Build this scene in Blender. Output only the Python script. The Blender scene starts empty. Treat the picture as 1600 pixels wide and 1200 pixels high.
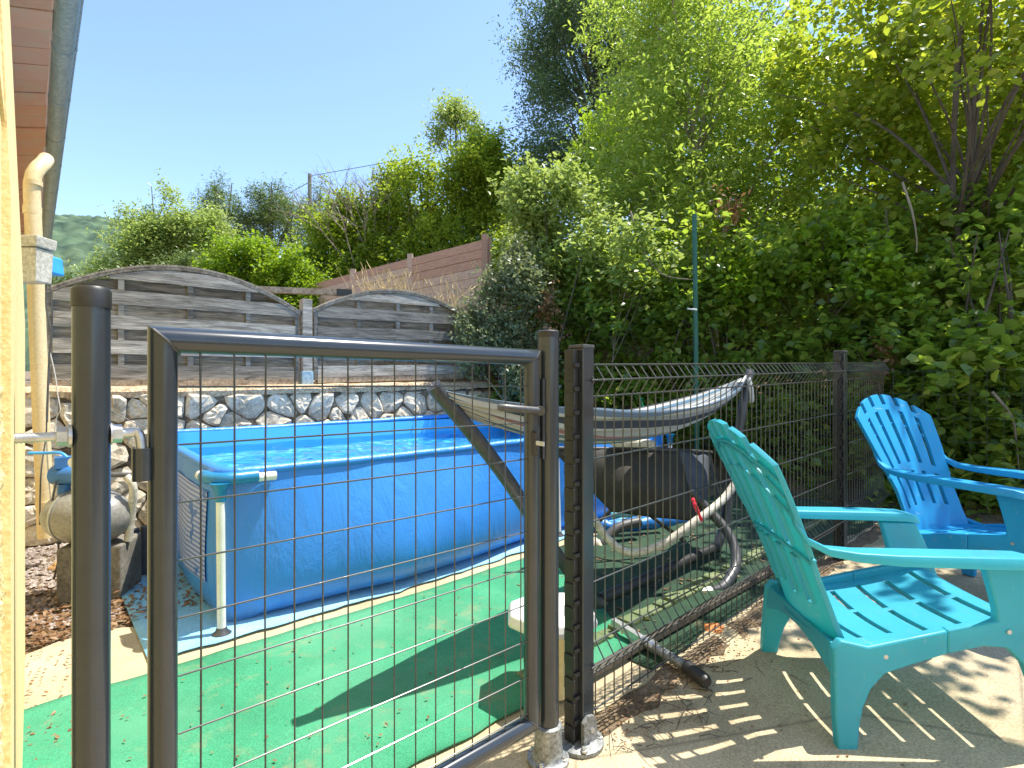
import bpy, bmesh, math, random
import numpy as np
from mathutils import Vector, Matrix, noise
rad = math.radians
SC = bpy.context.scene
COL = SC.collection
random.seed(7)
RNG = np.random.default_rng(11)

# ---------------------------------------------------------------- camera, world, sun
# world axes: X runs along the gate, the mesh fence and the pool's long side, Y along the house wall
CH = 1.15
AX = rad(41.7)
FW = Vector((math.sin(AX), math.cos(AX), 0))
RT = Vector((math.cos(AX), -math.sin(AX), 0))
cam_d = bpy.data.cameras.new('camera')
cam = bpy.data.objects.new('camera', cam_d)
COL.objects.link(cam)
cam.location = (0, 0, CH)
cam.rotation_euler = (rad(90), 0, -AX)
cam_d.sensor_width = 36
cam_d.lens = 842 / 1600 * 36
cam_d.shift_y = 0.00125
cam_d.clip_start = 0.02
cam_d.clip_end = 3000
SC.camera = cam

SUN = Vector((0.40, -0.125, 1.0)).normalized()
w = bpy.data.worlds.new('World')
SC.world = w
w.use_nodes = True
nt = w.node_tree
for n in list(nt.nodes):
    nt.nodes.remove(n)
wo = nt.nodes.new('ShaderNodeOutputWorld')
wb = nt.nodes.new('ShaderNodeBackground')
sky = nt.nodes.new('ShaderNodeTexSky')
sky.sky_type = 'NISHITA'
sky.sun_disc = False
sky.sun_elevation = math.asin(SUN.z)
sky.sun_rotation = math.atan2(SUN.x, SUN.y)
sky.air_density = 1.0
sky.dust_density = 0.3
sky.ozone_density = 2.6
wb.inputs['Strength'].default_value = 0.15
nt.links.new(sky.outputs[0], wb.inputs[0])
nt.links.new(wb.outputs[0], wo.inputs[0])
sd = bpy.data.lights.new('sun', 'SUN')
sd.energy = 4.0
sd.angle = rad(0.5)
sd.color = (1.0, 0.95, 0.86)
so = bpy.data.objects.new('sun', sd)
COL.objects.link(so)
so.rotation_euler = SUN.to_track_quat('Z', 'Y').to_euler()
so.location = (5, -2, 12)
vs = SC.view_settings
vs.view_transform = 'Standard'
vs.look = 'None'
vs.exposure = 1.15
vs.gamma = 1
SC.render.engine = 'CYCLES'
SC.cycles.max_bounces = 12
SC.cycles.diffuse_bounces = 8
SC.cycles.transparent_max_bounces = 12

# ---------------------------------------------------------------- helpers
def at(px, py, d):
    """world point seen at photo pixel (1600x1200) at depth d metres"""
    return FW * d + RT * ((px - 800) / 842 * d) + Vector((0, 0, CH + (602 - py) / 842 * d))

def rd(r, d, z=0.0):
    v = FW * d + RT * r
    return Vector((v.x, v.y, z))

def gz(u):
    return 0.03 * max(0.0, u - 1.6)

def tag(o, label=None, cat=None, group=None, kind=None):
    if label: o['label'] = label
    if cat: o['category'] = cat
    if group: o['group'] = group
    if kind: o['kind'] = kind
    return o

def thing(name, label, cat, loc=(0, 0, 0), rz=0.0, group=None):
    o = bpy.data.objects.new(name, None)
    COL.objects.link(o)
    o.location = loc
    o.rotation_euler = (0, 0, rz)
    o.empty_display_size = 0.1
    return tag(o, label, cat, group)

def link(name, me, mat, parent=None, smooth=False, world=True):
    """link mesh as one object; vertices given in world space are moved to the parent's space"""
    o = bpy.data.objects.new(name, me)
    COL.objects.link(o)
    mats = mat if isinstance(mat, (list, tuple)) else [mat]
    for m in mats:
        me.materials.append(m)
    if smooth:
        me.polygons.foreach_set('use_smooth', [True] * len(me.polygons))
    if parent is not None:
        o.parent = parent
        if world:
            M = Matrix.Identity(4)
            p = parent
            while p is not None:
                M = (Matrix.Translation(p.location) @ p.rotation_euler.to_matrix().to_4x4()) @ M
                p = p.parent
            me.transform(M.inverted())
    return o

def rnd_attr(o, per_face=None, seed=1):
    me = o.data; g = random.Random(seed)
    a = me.attributes.new('rnd', 'FLOAT', 'FACE')
    n = len(me.polygons)
    a.data.foreach_set('value', [per_face[i] if per_face else g.random() for i in range(n)])

class MB:
    """collects shapes for one mesh"""
    def __init__(self):
        self.v = []; self.f = []; self.m = []
    def add(self, vs, fs, mi=0):
        b = len(self.v)
        self.v += [tuple(x) for x in vs]
        self.f += [tuple(i + b for i in f) for f in fs]
        self.m += [mi] * len(fs)
    def box(self, x0, x1, y0, y1, z0, z1, mi=0, M=None):
        vs = [Vector((x, y, z)) for z in (z0, z1) for y in (y0, y1) for x in (x0, x1)]
        if M is not None: vs = [M @ q for q in vs]
        self.add(vs, [(0, 2, 3, 1), (4, 5, 7, 6), (0, 1, 5, 4), (2, 6, 7, 3), (0, 4, 6, 2), (1, 3, 7, 5)], mi)
    def prism(self, poly, axis_fn, h0, h1, mi=0):
        n = len(poly)
        vs = [axis_fn(a, b, h0) for a, b in poly] + [axis_fn(a, b, h1) for a, b in poly]
        fs = [tuple(range(n))[::-1], tuple(range(n, 2 * n))]
        fs += [(i, (i + 1) % n, n + (i + 1) % n, n + i) for i in range(n)]
        self.add(vs, fs, mi)
    def tube(self, pts, r, seg=8, mi=0, cap=True, flat=None):
        pts = [Vector(p) for p in pts]
        n = len(pts)
        rs = r if isinstance(r, (list, tuple)) else [r] * n
        vs = []; T0 = None; N = None
        for i, p in enumerate(pts):
            t = (pts[min(i + 1, n - 1)] - pts[max(i - 1, 0)])
            if t.length < 1e-9: t = Vector((0, 0, 1))
            t.normalize()
            if N is None:
                a = Vector((0, 0, 1)) if abs(t.z) < 0.9 else Vector((1, 0, 0))
                N = (a - t * a.dot(t)).normalized()
            else:
                N = (N - t * N.dot(t))
                N = N.normalized() if N.length > 1e-6 else Vector((1, 0, 0))
            B = t.cross(N)
            for k in range(seg):
                a = 2 * math.pi * k / seg
                vs.append(p + N * (math.cos(a) * rs[i]) + B * (math.sin(a) * rs[i]))
        fs = []
        for i in range(n - 1):
            for k in range(seg):
                k2 = (k + 1) % seg
                fs.append((i * seg + k, i * seg + k2, (i + 1) * seg + k2, (i + 1) * seg + k))
        if cap:
            fs.append(tuple(range(seg))[::-1]); fs.append(tuple(range((n - 1) * seg, n * seg)))
        self.add(vs, fs, mi)
    def lathe(self, c, prof, seg=24, mi=0, M=None):
        c = Vector(c); vs = []
        for r, z in prof:
            for k in range(seg):
                a = 2 * math.pi * k / seg
                q = Vector((r * math.cos(a), r * math.sin(a), z))
                if M is not None: q = M @ q
                vs.append(c + q)
        fs = []
        for i in range(len(prof) - 1):
            for k in range(seg):
                k2 = (k + 1) % seg
                fs.append((i * seg + k, i * seg + k2, (i + 1) * seg + k2, (i + 1) * seg + k))
        fs.append(tuple(range(seg))[::-1]); n = len(prof)
        fs.append(tuple(range((n - 1) * seg, n * seg)))
        self.add(vs, fs, mi)
    def build(self, name, mat, parent=None, smooth=False, bevel=0, world=True, sub=0):
        me = bpy.data.meshes.new(name)
        me.from_pydata(self.v, [], self.f)
        me.validate()
        if len(self.m) == len(me.polygons):
            me.polygons.foreach_set('material_index', self.m)
        bm = bmesh.new(); bm.from_mesh(me)
        bmesh.ops.recalc_face_normals(bm, faces=bm.faces)
        bm.to_mesh(me); bm.free()
        o = link(name, me, mat, parent, smooth, world)
        if bevel:
            b = o.modifiers.new('bevel', 'BEVEL'); b.width = bevel; b.segments = 2; b.limit_method = 'ANGLE'; b.angle_limit = rad(35)
        if sub:
            s = o.modifiers.new('sub', 'SUBSURF'); s.levels = sub; s.render_levels = sub
        if smooth:
            try:
                me.set_sharp_from_angle(angle=rad(42))
            except Exception:
                pass
        return o

def catmull(pts, n=6):
    pts = [Vector(p) for p in pts]
    P = [pts[0]] + pts + [pts[-1]]
    out = []
    for i in range(1, len(P) - 2):
        for k in range(n):
            t = k / n
            a, b, c, d = P[i - 1], P[i], P[i + 1], P[i + 2]
            out.append(0.5 * ((2 * b) + (c - a) * t + (2 * a - 5 * b + 4 * c - d) * t * t + (3 * b - a - 3 * c + d) * t ** 3))
    out.append(pts[-1])
    return out

# ---------------------------------------------------------------- materials
def newmat(name):
    m = bpy.data.materials.new(name); m.use_nodes = True
    t = m.node_tree
    for n in list(t.nodes): t.nodes.remove(n)
    out = t.nodes.new('ShaderNodeOutputMaterial')
    p = t.nodes.new('ShaderNodeBsdfPrincipled')
    t.links.new(p.outputs[0], out.inputs[0])
    return m, t, p, out

def tex(t, kind='NOISE', scale=5, detail=6, rough=0.6, sx=(1, 1, 1), coord='Object', dist=0):
    tc = t.nodes.new('ShaderNodeTexCoord')
    mp = t.nodes.new('ShaderNodeMapping')
    mp.inputs['Scale'].default_value = sx
    t.links.new(tc.outputs[coord], mp.inputs[0])
    if kind == 'NOISE':
        n = t.nodes.new('ShaderNodeTexNoise')
        n.inputs['Scale'].default_value = scale
        n.inputs['Detail'].default_value = detail
        n.inputs['Roughness'].default_value = rough
        n.inputs['Distortion'].default_value = dist
        o = n.outputs['Fac']
    else:
        n = t.nodes.new('ShaderNodeTexVoronoi')
        n.inputs['Scale'].default_value = scale
        n.feature = 'F1' if kind == 'VOR' else 'DISTANCE_TO_EDGE'
        o = n.outputs['Distance']
    t.links.new(mp.outputs[0], n.inputs['Vector'])
    return o

def ramp(t, fac, stops):
    r = t.nodes.new('ShaderNodeValToRGB')
    e = r.color_ramp.elements
    while len(e) < len(stops): e.new(0.5)
    for i, (p, c) in enumerate(stops):
        e[i].position = p; e[i].color = (*c, 1)
    t.links.new(fac, r.inputs[0])
    return r.outputs[0]

def mixc(t, fac, a, b, mode='MIX'):
    m = t.nodes.new('ShaderNodeMix'); m.data_type = 'RGBA'; m.blend_type = mode
    for s, v in ((m.inputs[0], fac), (m.inputs[6], a), (m.inputs[7], b)):
        if isinstance(v, (int, float)): s.default_value = v
        elif isinstance(v, tuple): s.default_value = (*v, 1)
        else: t.links.new(v, s)
    return m.outputs[2]

def bump(t, p, h, s=0.3, d=0.01):
    b = t.nodes.new('ShaderNodeBump'); b.inputs['Strength'].default_value = s; b.inputs['Distance'].default_value = d
    t.links.new(h, b.inputs['Height']); t.links.new(b.outputs[0], p.inputs['Normal'])

def surf(name, cols, scale=6, rough=0.7, metal=0.0, bs=0.2, bd=0.005, sx=(1, 1, 1), fine=None, coat=0.0, detail=7, bscale=None):
    """procedural noise-varied surface: cols = list of (position, colour)"""
    m, t, p, out = newmat(name)
    n = tex(t, 'NOISE', scale, detail, 0.62, sx)
    c = ramp(t, n, cols)
    if fine:
        n2 = tex(t, 'NOISE', fine[0], 3, 0.7, sx)
        c = mixc(t, fine[1], c, ramp(t, n2, [(0.35, (0, 0, 0)), (0.65, (1, 1, 1))]), 'OVERLAY')
    t.links.new(c, p.inputs['Base Color'])
    p.inputs['Roughness'].default_value = rough
    p.inputs['Metallic'].default_value = metal
    if coat: p.inputs['Coat Weight'].default_value = coat; p.inputs['Coat Roughness'].default_value = 0.15
    if bs:
        bump(t, p, tex(t, 'NOISE', bscale or scale * 8, 5, 0.65, sx), bs, bd)
    return m

M = {}
M['dark_paint'] = surf('dark_paint', [(0.3, (0.022, 0.029, 0.038)), (0.7, (0.032, 0.040, 0.050))], 9, 0.2, 0.0, 0.02, 0.0005, fine=(300, 0.06), coat=0.0)
M['dark_paint'].node_tree.nodes['Principled BSDF'].inputs['Specular IOR Level'].default_value = 0.65
M['dark_dusty'] = surf('dark_dusty', [(0.35, (0.035, 0.038, 0.042)), (0.62, (0.06, 0.06, 0.062)), (0.8, (0.16, 0.15, 0.14))], 14, 0.5, 0, 0.1, 0.001, fine=(150, 0.3), coat=0.2)
M['black_plastic'] = surf('black_plastic', [(0.3, (0.012, 0.012, 0.013)), (0.7, (0.03, 0.03, 0.03))], 10, 0.45, 0, 0.1, 0.001)
M['fence_wire'] = surf('fence_wire', [(0.3, (0.025, 0.03, 0.033)), (0.7, (0.05, 0.055, 0.058))], 30, 0.33, 0, 0, coat=0.4)
M['galv'] = surf('galvanised', [(0.3, (0.42, 0.43, 0.44)), (0.7, (0.62, 0.63, 0.63))], 40, 0.38, 0.85, 0.1, 0.001)
M['cast'] = surf('cast_aluminium', [(0.3, (0.16, 0.17, 0.17)), (0.7, (0.30, 0.31, 0.31))], 20, 0.5, 0.4, 0.15, 0.001, fine=(90, 0.4))
M['zinc'] = surf('zinc', [(0.3, (0.28, 0.42, 0.50)), (0.55, (0.33, 0.47, 0.55)), (0.75, (0.42, 0.54, 0.60))], 3, 0.45, 0.0, 0.0, 0.002, fine=(40, 0.25))
M['plaster'] = surf('plaster_smooth', [(0.3, (0.77, 0.60, 0.27)), (0.7, (0.84, 0.69, 0.35))], 4, 0.9, 0, 0.5, 0.004, fine=(90, 0.25), bscale=140)
M['roughcast'] = surf('plaster_roughcast', [(0.25, (0.60, 0.45, 0.18)), (0.5, (0.78, 0.64, 0.30)), (0.75, (0.86, 0.75, 0.43))], 30, 0.95, 0, 1.0, 0.006, fine=(120, 0.4), bscale=90)
M['pvc_cream'] = surf('pvc_cream', [(0.3, (0.72, 0.56, 0.30)), (0.7, (0.80, 0.64, 0.38))], 3, 0.4, 0, 0.05, 0.001, fine=(60, 0.15))
M['pvc_grey'] = surf('pvc_grey', [(0.3, (0.50, 0.47, 0.38)), (0.7, (0.62, 0.58, 0.48))], 6, 0.5, 0, 0.1, 0.001, fine=(50, 0.3))
M['white_steel'] = surf('white_steel', [(0.3, (0.68, 0.67, 0.62)), (0.7, (0.80, 0.79, 0.75))], 10, 0.3, 0, 0.03, 0.001, fine=(60, 0.1), coat=0.3)
M['white_plastic'] = surf('white_plastic', [(0.3, (0.70, 0.70, 0.66)), (0.7, (0.82, 0.82, 0.80))], 12, 0.4, 0, 0.03, 0.001, fine=(80, 0.12))
M['cream_plastic'] = surf('cream_plastic', [(0.3, (0.80, 0.62, 0.26)), (0.7, (0.86, 0.70, 0.36))], 8, 0.45, 0, 0.05, 0.001, fine=(60, 0.12))
M['blue_joint'] = surf('blue_joint', [(0.3, (0.012, 0.17, 0.36)), (0.7, (0.02, 0.22, 0.44))], 12, 0.35, 0, 0.03, 0.001)
M['cable'] = surf('cable', [(0.3, (0.05, 0.05, 0.05)), (0.7, (0.12, 0.12, 0.12))], 12, 0.5, 0, 0)
M['cable_white'] = surf('cable_white', [(0.3, (0.5, 0.5, 0.46)), (0.7, (0.65, 0.65, 0.6))], 12, 0.5, 0, 0)
M['mortar'] = surf('mortar', [(0.3, (0.10, 0.07, 0.045)), (0.55, (0.22, 0.165, 0.11)), (0.75, (0.46, 0.37, 0.26))], 9, 0.95, 0, 0.8, 0.02, fine=(60, 0.4), bscale=40)
M['cap_mortar'] = surf('cap_mortar', [(0.3, (0.42, 0.26, 0.15)), (0.5, (0.56, 0.42, 0.27)), (0.8, (0.66, 0.55, 0.40))], 6, 0.95, 0, 0.9, 0.02, fine=(50, 0.5), bscale=30)
M['stone'] = surf('limestone', [(0.22, (0.30, 0.24, 0.17)), (0.38, (0.52, 0.46, 0.36)), (0.6, (0.70, 0.63, 0.51)), (0.8, (0.78, 0.72, 0.60))], 6, 1.0, 0, 0.5, 0.012, fine=(45, 0.3), bscale=28)
M['stone'].node_tree.nodes['Principled BSDF'].inputs['Specular IOR Level'].default_value = 0.15
M['brown_fence'] = surf('brown_wood', [(0.3, (0.36, 0.22, 0.15)), (0.7, (0.50, 0.32, 0.22))], 6, 0.8, 0, 0.3, 0.004, sx=(1, 1, 9), fine=(40, 0.4))
M['tan_fence'] = surf('tan_wood', [(0.3, (0.42, 0.31, 0.23)), (0.7, (0.60, 0.46, 0.34))], 6, 0.8, 0, 0.3, 0.004, sx=(1, 1, 9), fine=(40, 0.4))
M['bark'] = surf('bark', [(0.3, (0.05, 0.04, 0.03)), (0.7, (0.16, 0.13, 0.10))], 8, 0.9, 0, 0.8, 0.02, sx=(1, 1, 0.3))
M['bark_pale'] = surf('bark_pale', [(0.3, (0.16, 0.13, 0.10)), (0.7, (0.34, 0.29, 0.22))], 8, 0.9, 0, 0.8, 0.02, sx=(1, 1, 0.3))
def terra():
    m, t, p, out = newmat('terracotta')
    n = tex(t, 'NOISE', 6, 4, 0.55)
    a = t.nodes.new('ShaderNodeAttribute'); a.attribute_name = 'rnd'
    c = ramp(t, n, [(0.30, (0.62, 0.56, 0.40)), (0.42, (0.70, 0.50, 0.40)), (0.55, (0.72, 0.42, 0.31)), (0.75, (0.80, 0.52, 0.41))])
    c2 = ramp(t, a.outputs['Fac'], [(0, (0.74, 0.42, 0.27)), (0.5, (0.66, 0.46, 0.38)), (1, (0.84, 0.56, 0.43))])
    c = mixc(t, .5, c, c2)
    t.links.new(c, p.inputs['Base Color']); p.inputs['Roughness'].default_value = .9
    bump(t, p, tex(t, 'NOISE', 30, 5, .6), .3, .004)
    return m
M['terracotta'] = terra()
M['red_cord'] = surf('red_plastic', [(0.3, (0.7, 0.02, 0.04)), (0.7, (0.8, 0.04, 0.08))], 12, 0.4, 0, 0)
M['dark_fabric'] = surf('dark_fabric', [(0.3, (0.028, 0.027, 0.022)), (0.7, (0.055, 0.052, 0.042))], 5, 0.85, 0, 0.4, 0.002, fine=(200, 0.3), bscale=200)
M['slate_fabric'] = surf('slate_fabric', [(0.3, (0.05, 0.06, 0.075)), (0.7, (0.09, 0.10, 0.12))], 5, 0.8, 0, 0.4, 0.002, fine=(200, 0.3))
M['pump_blue'] = surf('pump_blue', [(0.3, (0.03, 0.13, 0.36)), (0.7, (0.05, 0.20, 0.48))], 9, 0.4, 0, 0.05, 0.001)
M['tank_grey'] = surf('tank_grey', [(0.3, (0.19, 0.18, 0.16)), (0.7, (0.29, 0.28, 0.25))], 5, 0.35, 0, 0.05, 0.001, fine=(60, 0.2), coat=0.3)
M['concrete_block'] = surf('concrete_block', [(0.3, (0.12, 0.11, 0.09)), (0.7, (0.22, 0.20, 0.16))], 8, 0.9, 0, 0.4, 0.005, fine=(60, 0.3))
M['blue_vinyl'] = surf('blue_vinyl', [(0.3, (0.02, 0.14, 0.42)), (0.7, (0.03, 0.22, 0.58))], 5, 0.35, 0, 0.3, 0.01)
M['cyan_vinyl'] = surf('cyan_vinyl', [(0.3, (0.10, 0.45, 0.55)), (0.55, (0.2, 0.6, 0.7)), (0.8, (0.7, 0.7, 0.6))], 9, 0.4, 0, 0.3, 0.01)
M['tarp_blue'] = surf('groundsheet_blue', [(0.3, (0.16, 0.42, 0.68)), (0.7, (0.24, 0.52, 0.78))], 3, 0.6, 0, 0.4, 0.01, fine=(60, 0.15), bscale=9)
M['orange'] = surf('orange_rust', [(0.3, (0.60, 0.16, 0.03)), (0.7, (0.75, 0.30, 0.10))], 9, 0.7, 0, 0.3, 0.003)
M['bright_blue'] = surf('bright_blue', [(0.3, (0.03, 0.30, 0.75)), (0.7, (0.05, 0.38, 0.85))], 9, 0.5, 0, 0)
M['dry_leaf'] = surf('dry_leaf', [(0.3, (0.16, 0.08, 0.04)), (0.6, (0.34, 0.20, 0.10)), (0.8, (0.5, 0.36, 0.2))], 2, 0.9, 0, 0)
M['gravel'] = surf('gravel_stones', [(0.3, (0.14, 0.11, 0.10)), (0.5, (0.30, 0.25, 0.22)), (0.7, (0.5, 0.44, 0.38))], 3, 0.9, 0, 0.3, 0.004, fine=(60, 0.4))
M['pebble'] = surf('pebble', [(0.3, (0.7, 0.62, 0.48)), (0.7, (0.8, 0.74, 0.62))], 9, 0.7, 0, 0.1, 0.001)
M['rock'] = surf('rock_ochre', [(0.3, (0.40, 0.22, 0.08)), (0.7, (0.60, 0.40, 0.20))], 9, 0.9, 0, 0.5, 0.01)
M['straw'] = surf('dry_grass', [(0.3, (0.50, 0.38, 0.16)), (0.7, (0.72, 0.58, 0.30))], 4, 0.8, 0, 0)
M['net_wire'] = surf('net_wire', [(0.3, (0.01, 0.03, 0.02)), (0.7, (0.02, 0.05, 0.035))], 9, 0.5, 0, 0)
M['green_post'] = surf('green_post', [(0.3, (0.01, 0.09, 0.06)), (0.7, (0.02, 0.13, 0.09))], 9, 0.45, 0, 0)
M['pole_wood'] = surf('pole_grey', [(0.3, (0.18, 0.16, 0.14)), (0.7, (0.3, 0.27, 0.24))], 9, 0.8, 0, 0)

def concrete():
    m, t, p, out = newmat('concrete')
    n = tex(t, 'NOISE', 1.6, 8, 0.65)
    c = ramp(t, n, [(0.28, (0.30, 0.24, 0.145)), (0.5, (0.43, 0.35, 0.22)), (0.72, (0.53, 0.445, 0.295))])
    n2 = tex(t, 'NOISE', 130, 3, 0.75)
    c = mixc(t, 0.38, c, ramp(t, n2, [(0.33, (0.1, 0.1, 0.1)), (0.66, (0.95, 0.95, 0.95))]), 'OVERLAY')
    st = tex(t, 'NOISE', 5, 5, 0.75)
    c = mixc(t, ramp(t, st, [(0.60, (0, 0, 0)), (0.72, (0.6, 0.6, 0.6))]), c, (0.24, 0.185, 0.12))
    cr = tex(t, 'EDGE', 0.8, sx=(1, 1, 1))
    cr2 = ramp(t, cr, [(0.0, (0.55, 0.55, 0.55)), (0.006, (0, 0, 0))])
    c = mixc(t, cr2, c, (0.12, 0.10, 0.07))
    t.links.new(c, p.inputs['Base Color'])
    p.inputs['Roughness'].default_value = 0.92
    bump(t, p, tex(t, 'NOISE', 70, 6, 0.7), 0.45, 0.004)
    return m
M['concrete'] = concrete()

def carpet():
    m, t, p, out = newmat('green_carpet')
    n = tex(t, 'NOISE', 3, 6, 0.6)
    c = ramp(t, n, [(0.3, (0.030, 0.215, 0.105)), (0.6, (0.045, 0.285, 0.145)), (0.8, (0.085, 0.335, 0.185))])
    n2 = tex(t, 'NOISE', 260, 2, 0.8)
    c = mixc(t, 0.45, c, ramp(t, n2, [(0.35, (0.1, 0.1, 0.1)), (0.65, (0.9, 0.9, 0.9))]), 'OVERLAY')
    fd = tex(t, 'NOISE', 1.3, 5, 0.6)
    c = mixc(t, ramp(t, fd, [(0.45, (0, 0, 0)), (0.65, (.5, .5, .5))]), c, (0.12, 0.33, 0.20))
    dirt = tex(t, 'NOISE', 4.5, 8, 0.78)
    c = mixc(t, ramp(t, dirt, [(0.54, (0, 0, 0)), (0.72, (0.65, 0.65, 0.65))]), c, (0.30, 0.26, 0.15))
    t.links.new(c, p.inputs['Base Color'])
    p.inputs['Roughness'].default_value = 1.0
    bump(t, p, tex(t, 'NOISE', 300, 3, 0.8), 0.7, 0.004)
    return m
M['carpet'] = carpet()
M['shade_tone_carpet'] = surf('carpet_shade_tone', [(0.3, (0.018, 0.036, 0.020)), (0.55, (0.022, 0.060, 0.030)), (0.75, (0.085, 0.085, 0.045))], 5, 1.0, 0, 0.6, 0.006, fine=(200, 0.5), bscale=200)  # green carpet again, colour darkened for shade, with brownish dirt

def terrain_mat():
    m, t, p, out = newmat('earth')
    n = tex(t, 'NOISE', 2.5, 8, 0.7)
    c = ramp(t, n, [(0.3, (0.07, 0.05, 0.03)), (0.5, (0.19, 0.135, 0.08)), (0.7, (0.34, 0.27, 0.18))])
    n2 = tex(t, 'NOISE', 60, 4, 0.75)
    c = mixc(t, 0.6, c, ramp(t, n2, [(0.35, (0.05, 0.05, 0.05)), (0.65, (0.95, 0.95, 0.95))]), 'OVERLAY')
    t.links.new(c, p.inputs['Base Color']); p.inputs['Roughness'].default_value = 1
    bump(t, p, tex(t, 'NOISE', 35, 6, 0.75), 0.8, 0.02)
    return m
M['earth'] = terrain_mat()

def wood_grey():
    m, t, p, out = newmat('weathered_wood')
    a = t.nodes.new('ShaderNodeAttribute'); a.attribute_name = 'rnd'
    n = tex(t, 'NOISE', 4, 8, 0.62, (0.7, 4, 6), dist=0.8)
    c = ramp(t, n, [(0.28, (0.10, 0.088, 0.072)), (0.44, (0.26, 0.235, 0.20)), (0.58, (0.42, 0.385, 0.33)), (0.8, (0.56, 0.52, 0.44))])
    g = tex(t, 'NOISE', 14, 5, 0.75, (0.5, 6, 16), dist=0.4)
    c = mixc(t, 0.5, c, ramp(t, g, [(0.4, (0.12, 0.12, 0.12)), (0.6, (0.9, 0.9, 0.88))]), 'OVERLAY')
    mm = t.nodes.new('ShaderNodeMapRange'); mm.inputs[3].default_value = 0.55; mm.inputs[4].default_value = 1.2
    t.links.new(a.outputs['Fac'], mm.inputs[0])
    v = t.nodes.new('ShaderNodeVectorMath'); v.operation = 'SCALE'
    t.links.new(c, v.inputs[0]); t.links.new(mm.outputs[0], v.inputs['Scale'])
    kn = tex(t, 'VOR', 3.2, sx=(1, 1, 2.2))
    c = mixc(t, ramp(t, kn, [(0.03, (0.8, 0.8, 0.8)), (0.06, (0, 0, 0))]), v.outputs[0], (0.07, 0.055, 0.04))
    t.links.new(c, p.inputs['Base Color']); p.inputs['Roughness'].default_value = 0.9
    bump(t, p, g, 0.5, 0.004)
    return m
M['wood'] = wood_grey()
M['wood_lath'] = surf('lath_wood', [(0.3, (0.22, 0.17, 0.12)), (0.7, (0.42, 0.36, 0.28))], 7, 0.9, 0, 0.4, 0.004, fine=(40, 0.4))

def liner():
    m, t, p, out = newmat('pool_liner')
    n = tex(t, 'NOISE', 1.2, 4, 0.5)
    c = ramp(t, n, [(0.3, (0.030, 0.21, 0.66)), (0.7, (0.045, 0.27, 0.76))])
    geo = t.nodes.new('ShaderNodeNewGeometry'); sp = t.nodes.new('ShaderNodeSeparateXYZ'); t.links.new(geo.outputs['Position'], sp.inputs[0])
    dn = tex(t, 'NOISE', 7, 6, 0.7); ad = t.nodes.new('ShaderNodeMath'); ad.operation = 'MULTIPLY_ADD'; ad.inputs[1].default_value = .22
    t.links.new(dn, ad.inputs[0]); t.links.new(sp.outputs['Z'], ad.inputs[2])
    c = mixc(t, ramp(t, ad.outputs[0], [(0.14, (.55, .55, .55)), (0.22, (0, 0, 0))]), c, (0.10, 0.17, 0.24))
    sc = tex(t, 'NOISE', 2.2, 9, 0.8, (1, 1, 3))
    c = mixc(t, ramp(t, sc, [(0.58, (0, 0, 0)), (0.75, (.3, .3, .3))]), c, (0.20, 0.36, 0.62))
    t.links.new(c, p.inputs['Base Color']); p.inputs['Roughness'].default_value = 0.38
    p.inputs['Specular IOR Level'].default_value = 0.6
    v = tex(t, 'VOR', 110)
    n2 = tex(t, 'NOISE', 4.5, 5, 0.62, (1.6, 1.6, .35), dist=.8)
    s = t.nodes.new('ShaderNodeMath'); s.operation = 'MULTIPLY_ADD'; s.inputs[1].default_value = 22
    t.links.new(n2, s.inputs[0]); t.links.new(v, s.inputs[2])
    bump(t, p, s.outputs[0], 0.35, 0.002)
    return m
M['liner'] = liner()
M['liner_in'] = surf('liner_inside', [(0.3, (0.06, 0.42, 0.80)), (0.7, (0.09, 0.50, 0.88))], 2, 0.5, 0, 0.2, 0.006, bscale=5)

def water():
    m, t, p, out = newmat('water')
    t.nodes.remove(p)
    g = t.nodes.new('ShaderNodeBsdfRefraction'); g.inputs['IOR'].default_value = 1.33; g.inputs['Roughness'].default_value = 0.0
    g.inputs['Color'].default_value = (0.72, 0.95, 1.0, 1)
    gl = t.nodes.new('ShaderNodeBsdfGlossy'); gl.inputs['Roughness'].default_value = 0.03
    fr = t.nodes.new('ShaderNodeFresnel'); fr.inputs['IOR'].default_value = 1.33
    mx = t.nodes.new('ShaderNodeMixShader')
    t.links.new(fr.outputs[0], mx.inputs[0]); t.links.new(g.outputs[0], mx.inputs[1]); t.links.new(gl.outputs[0], mx.inputs[2])
    t.links.new(mx.outputs[0], out.inputs[0])
    return m
M['water'] = water()

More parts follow.
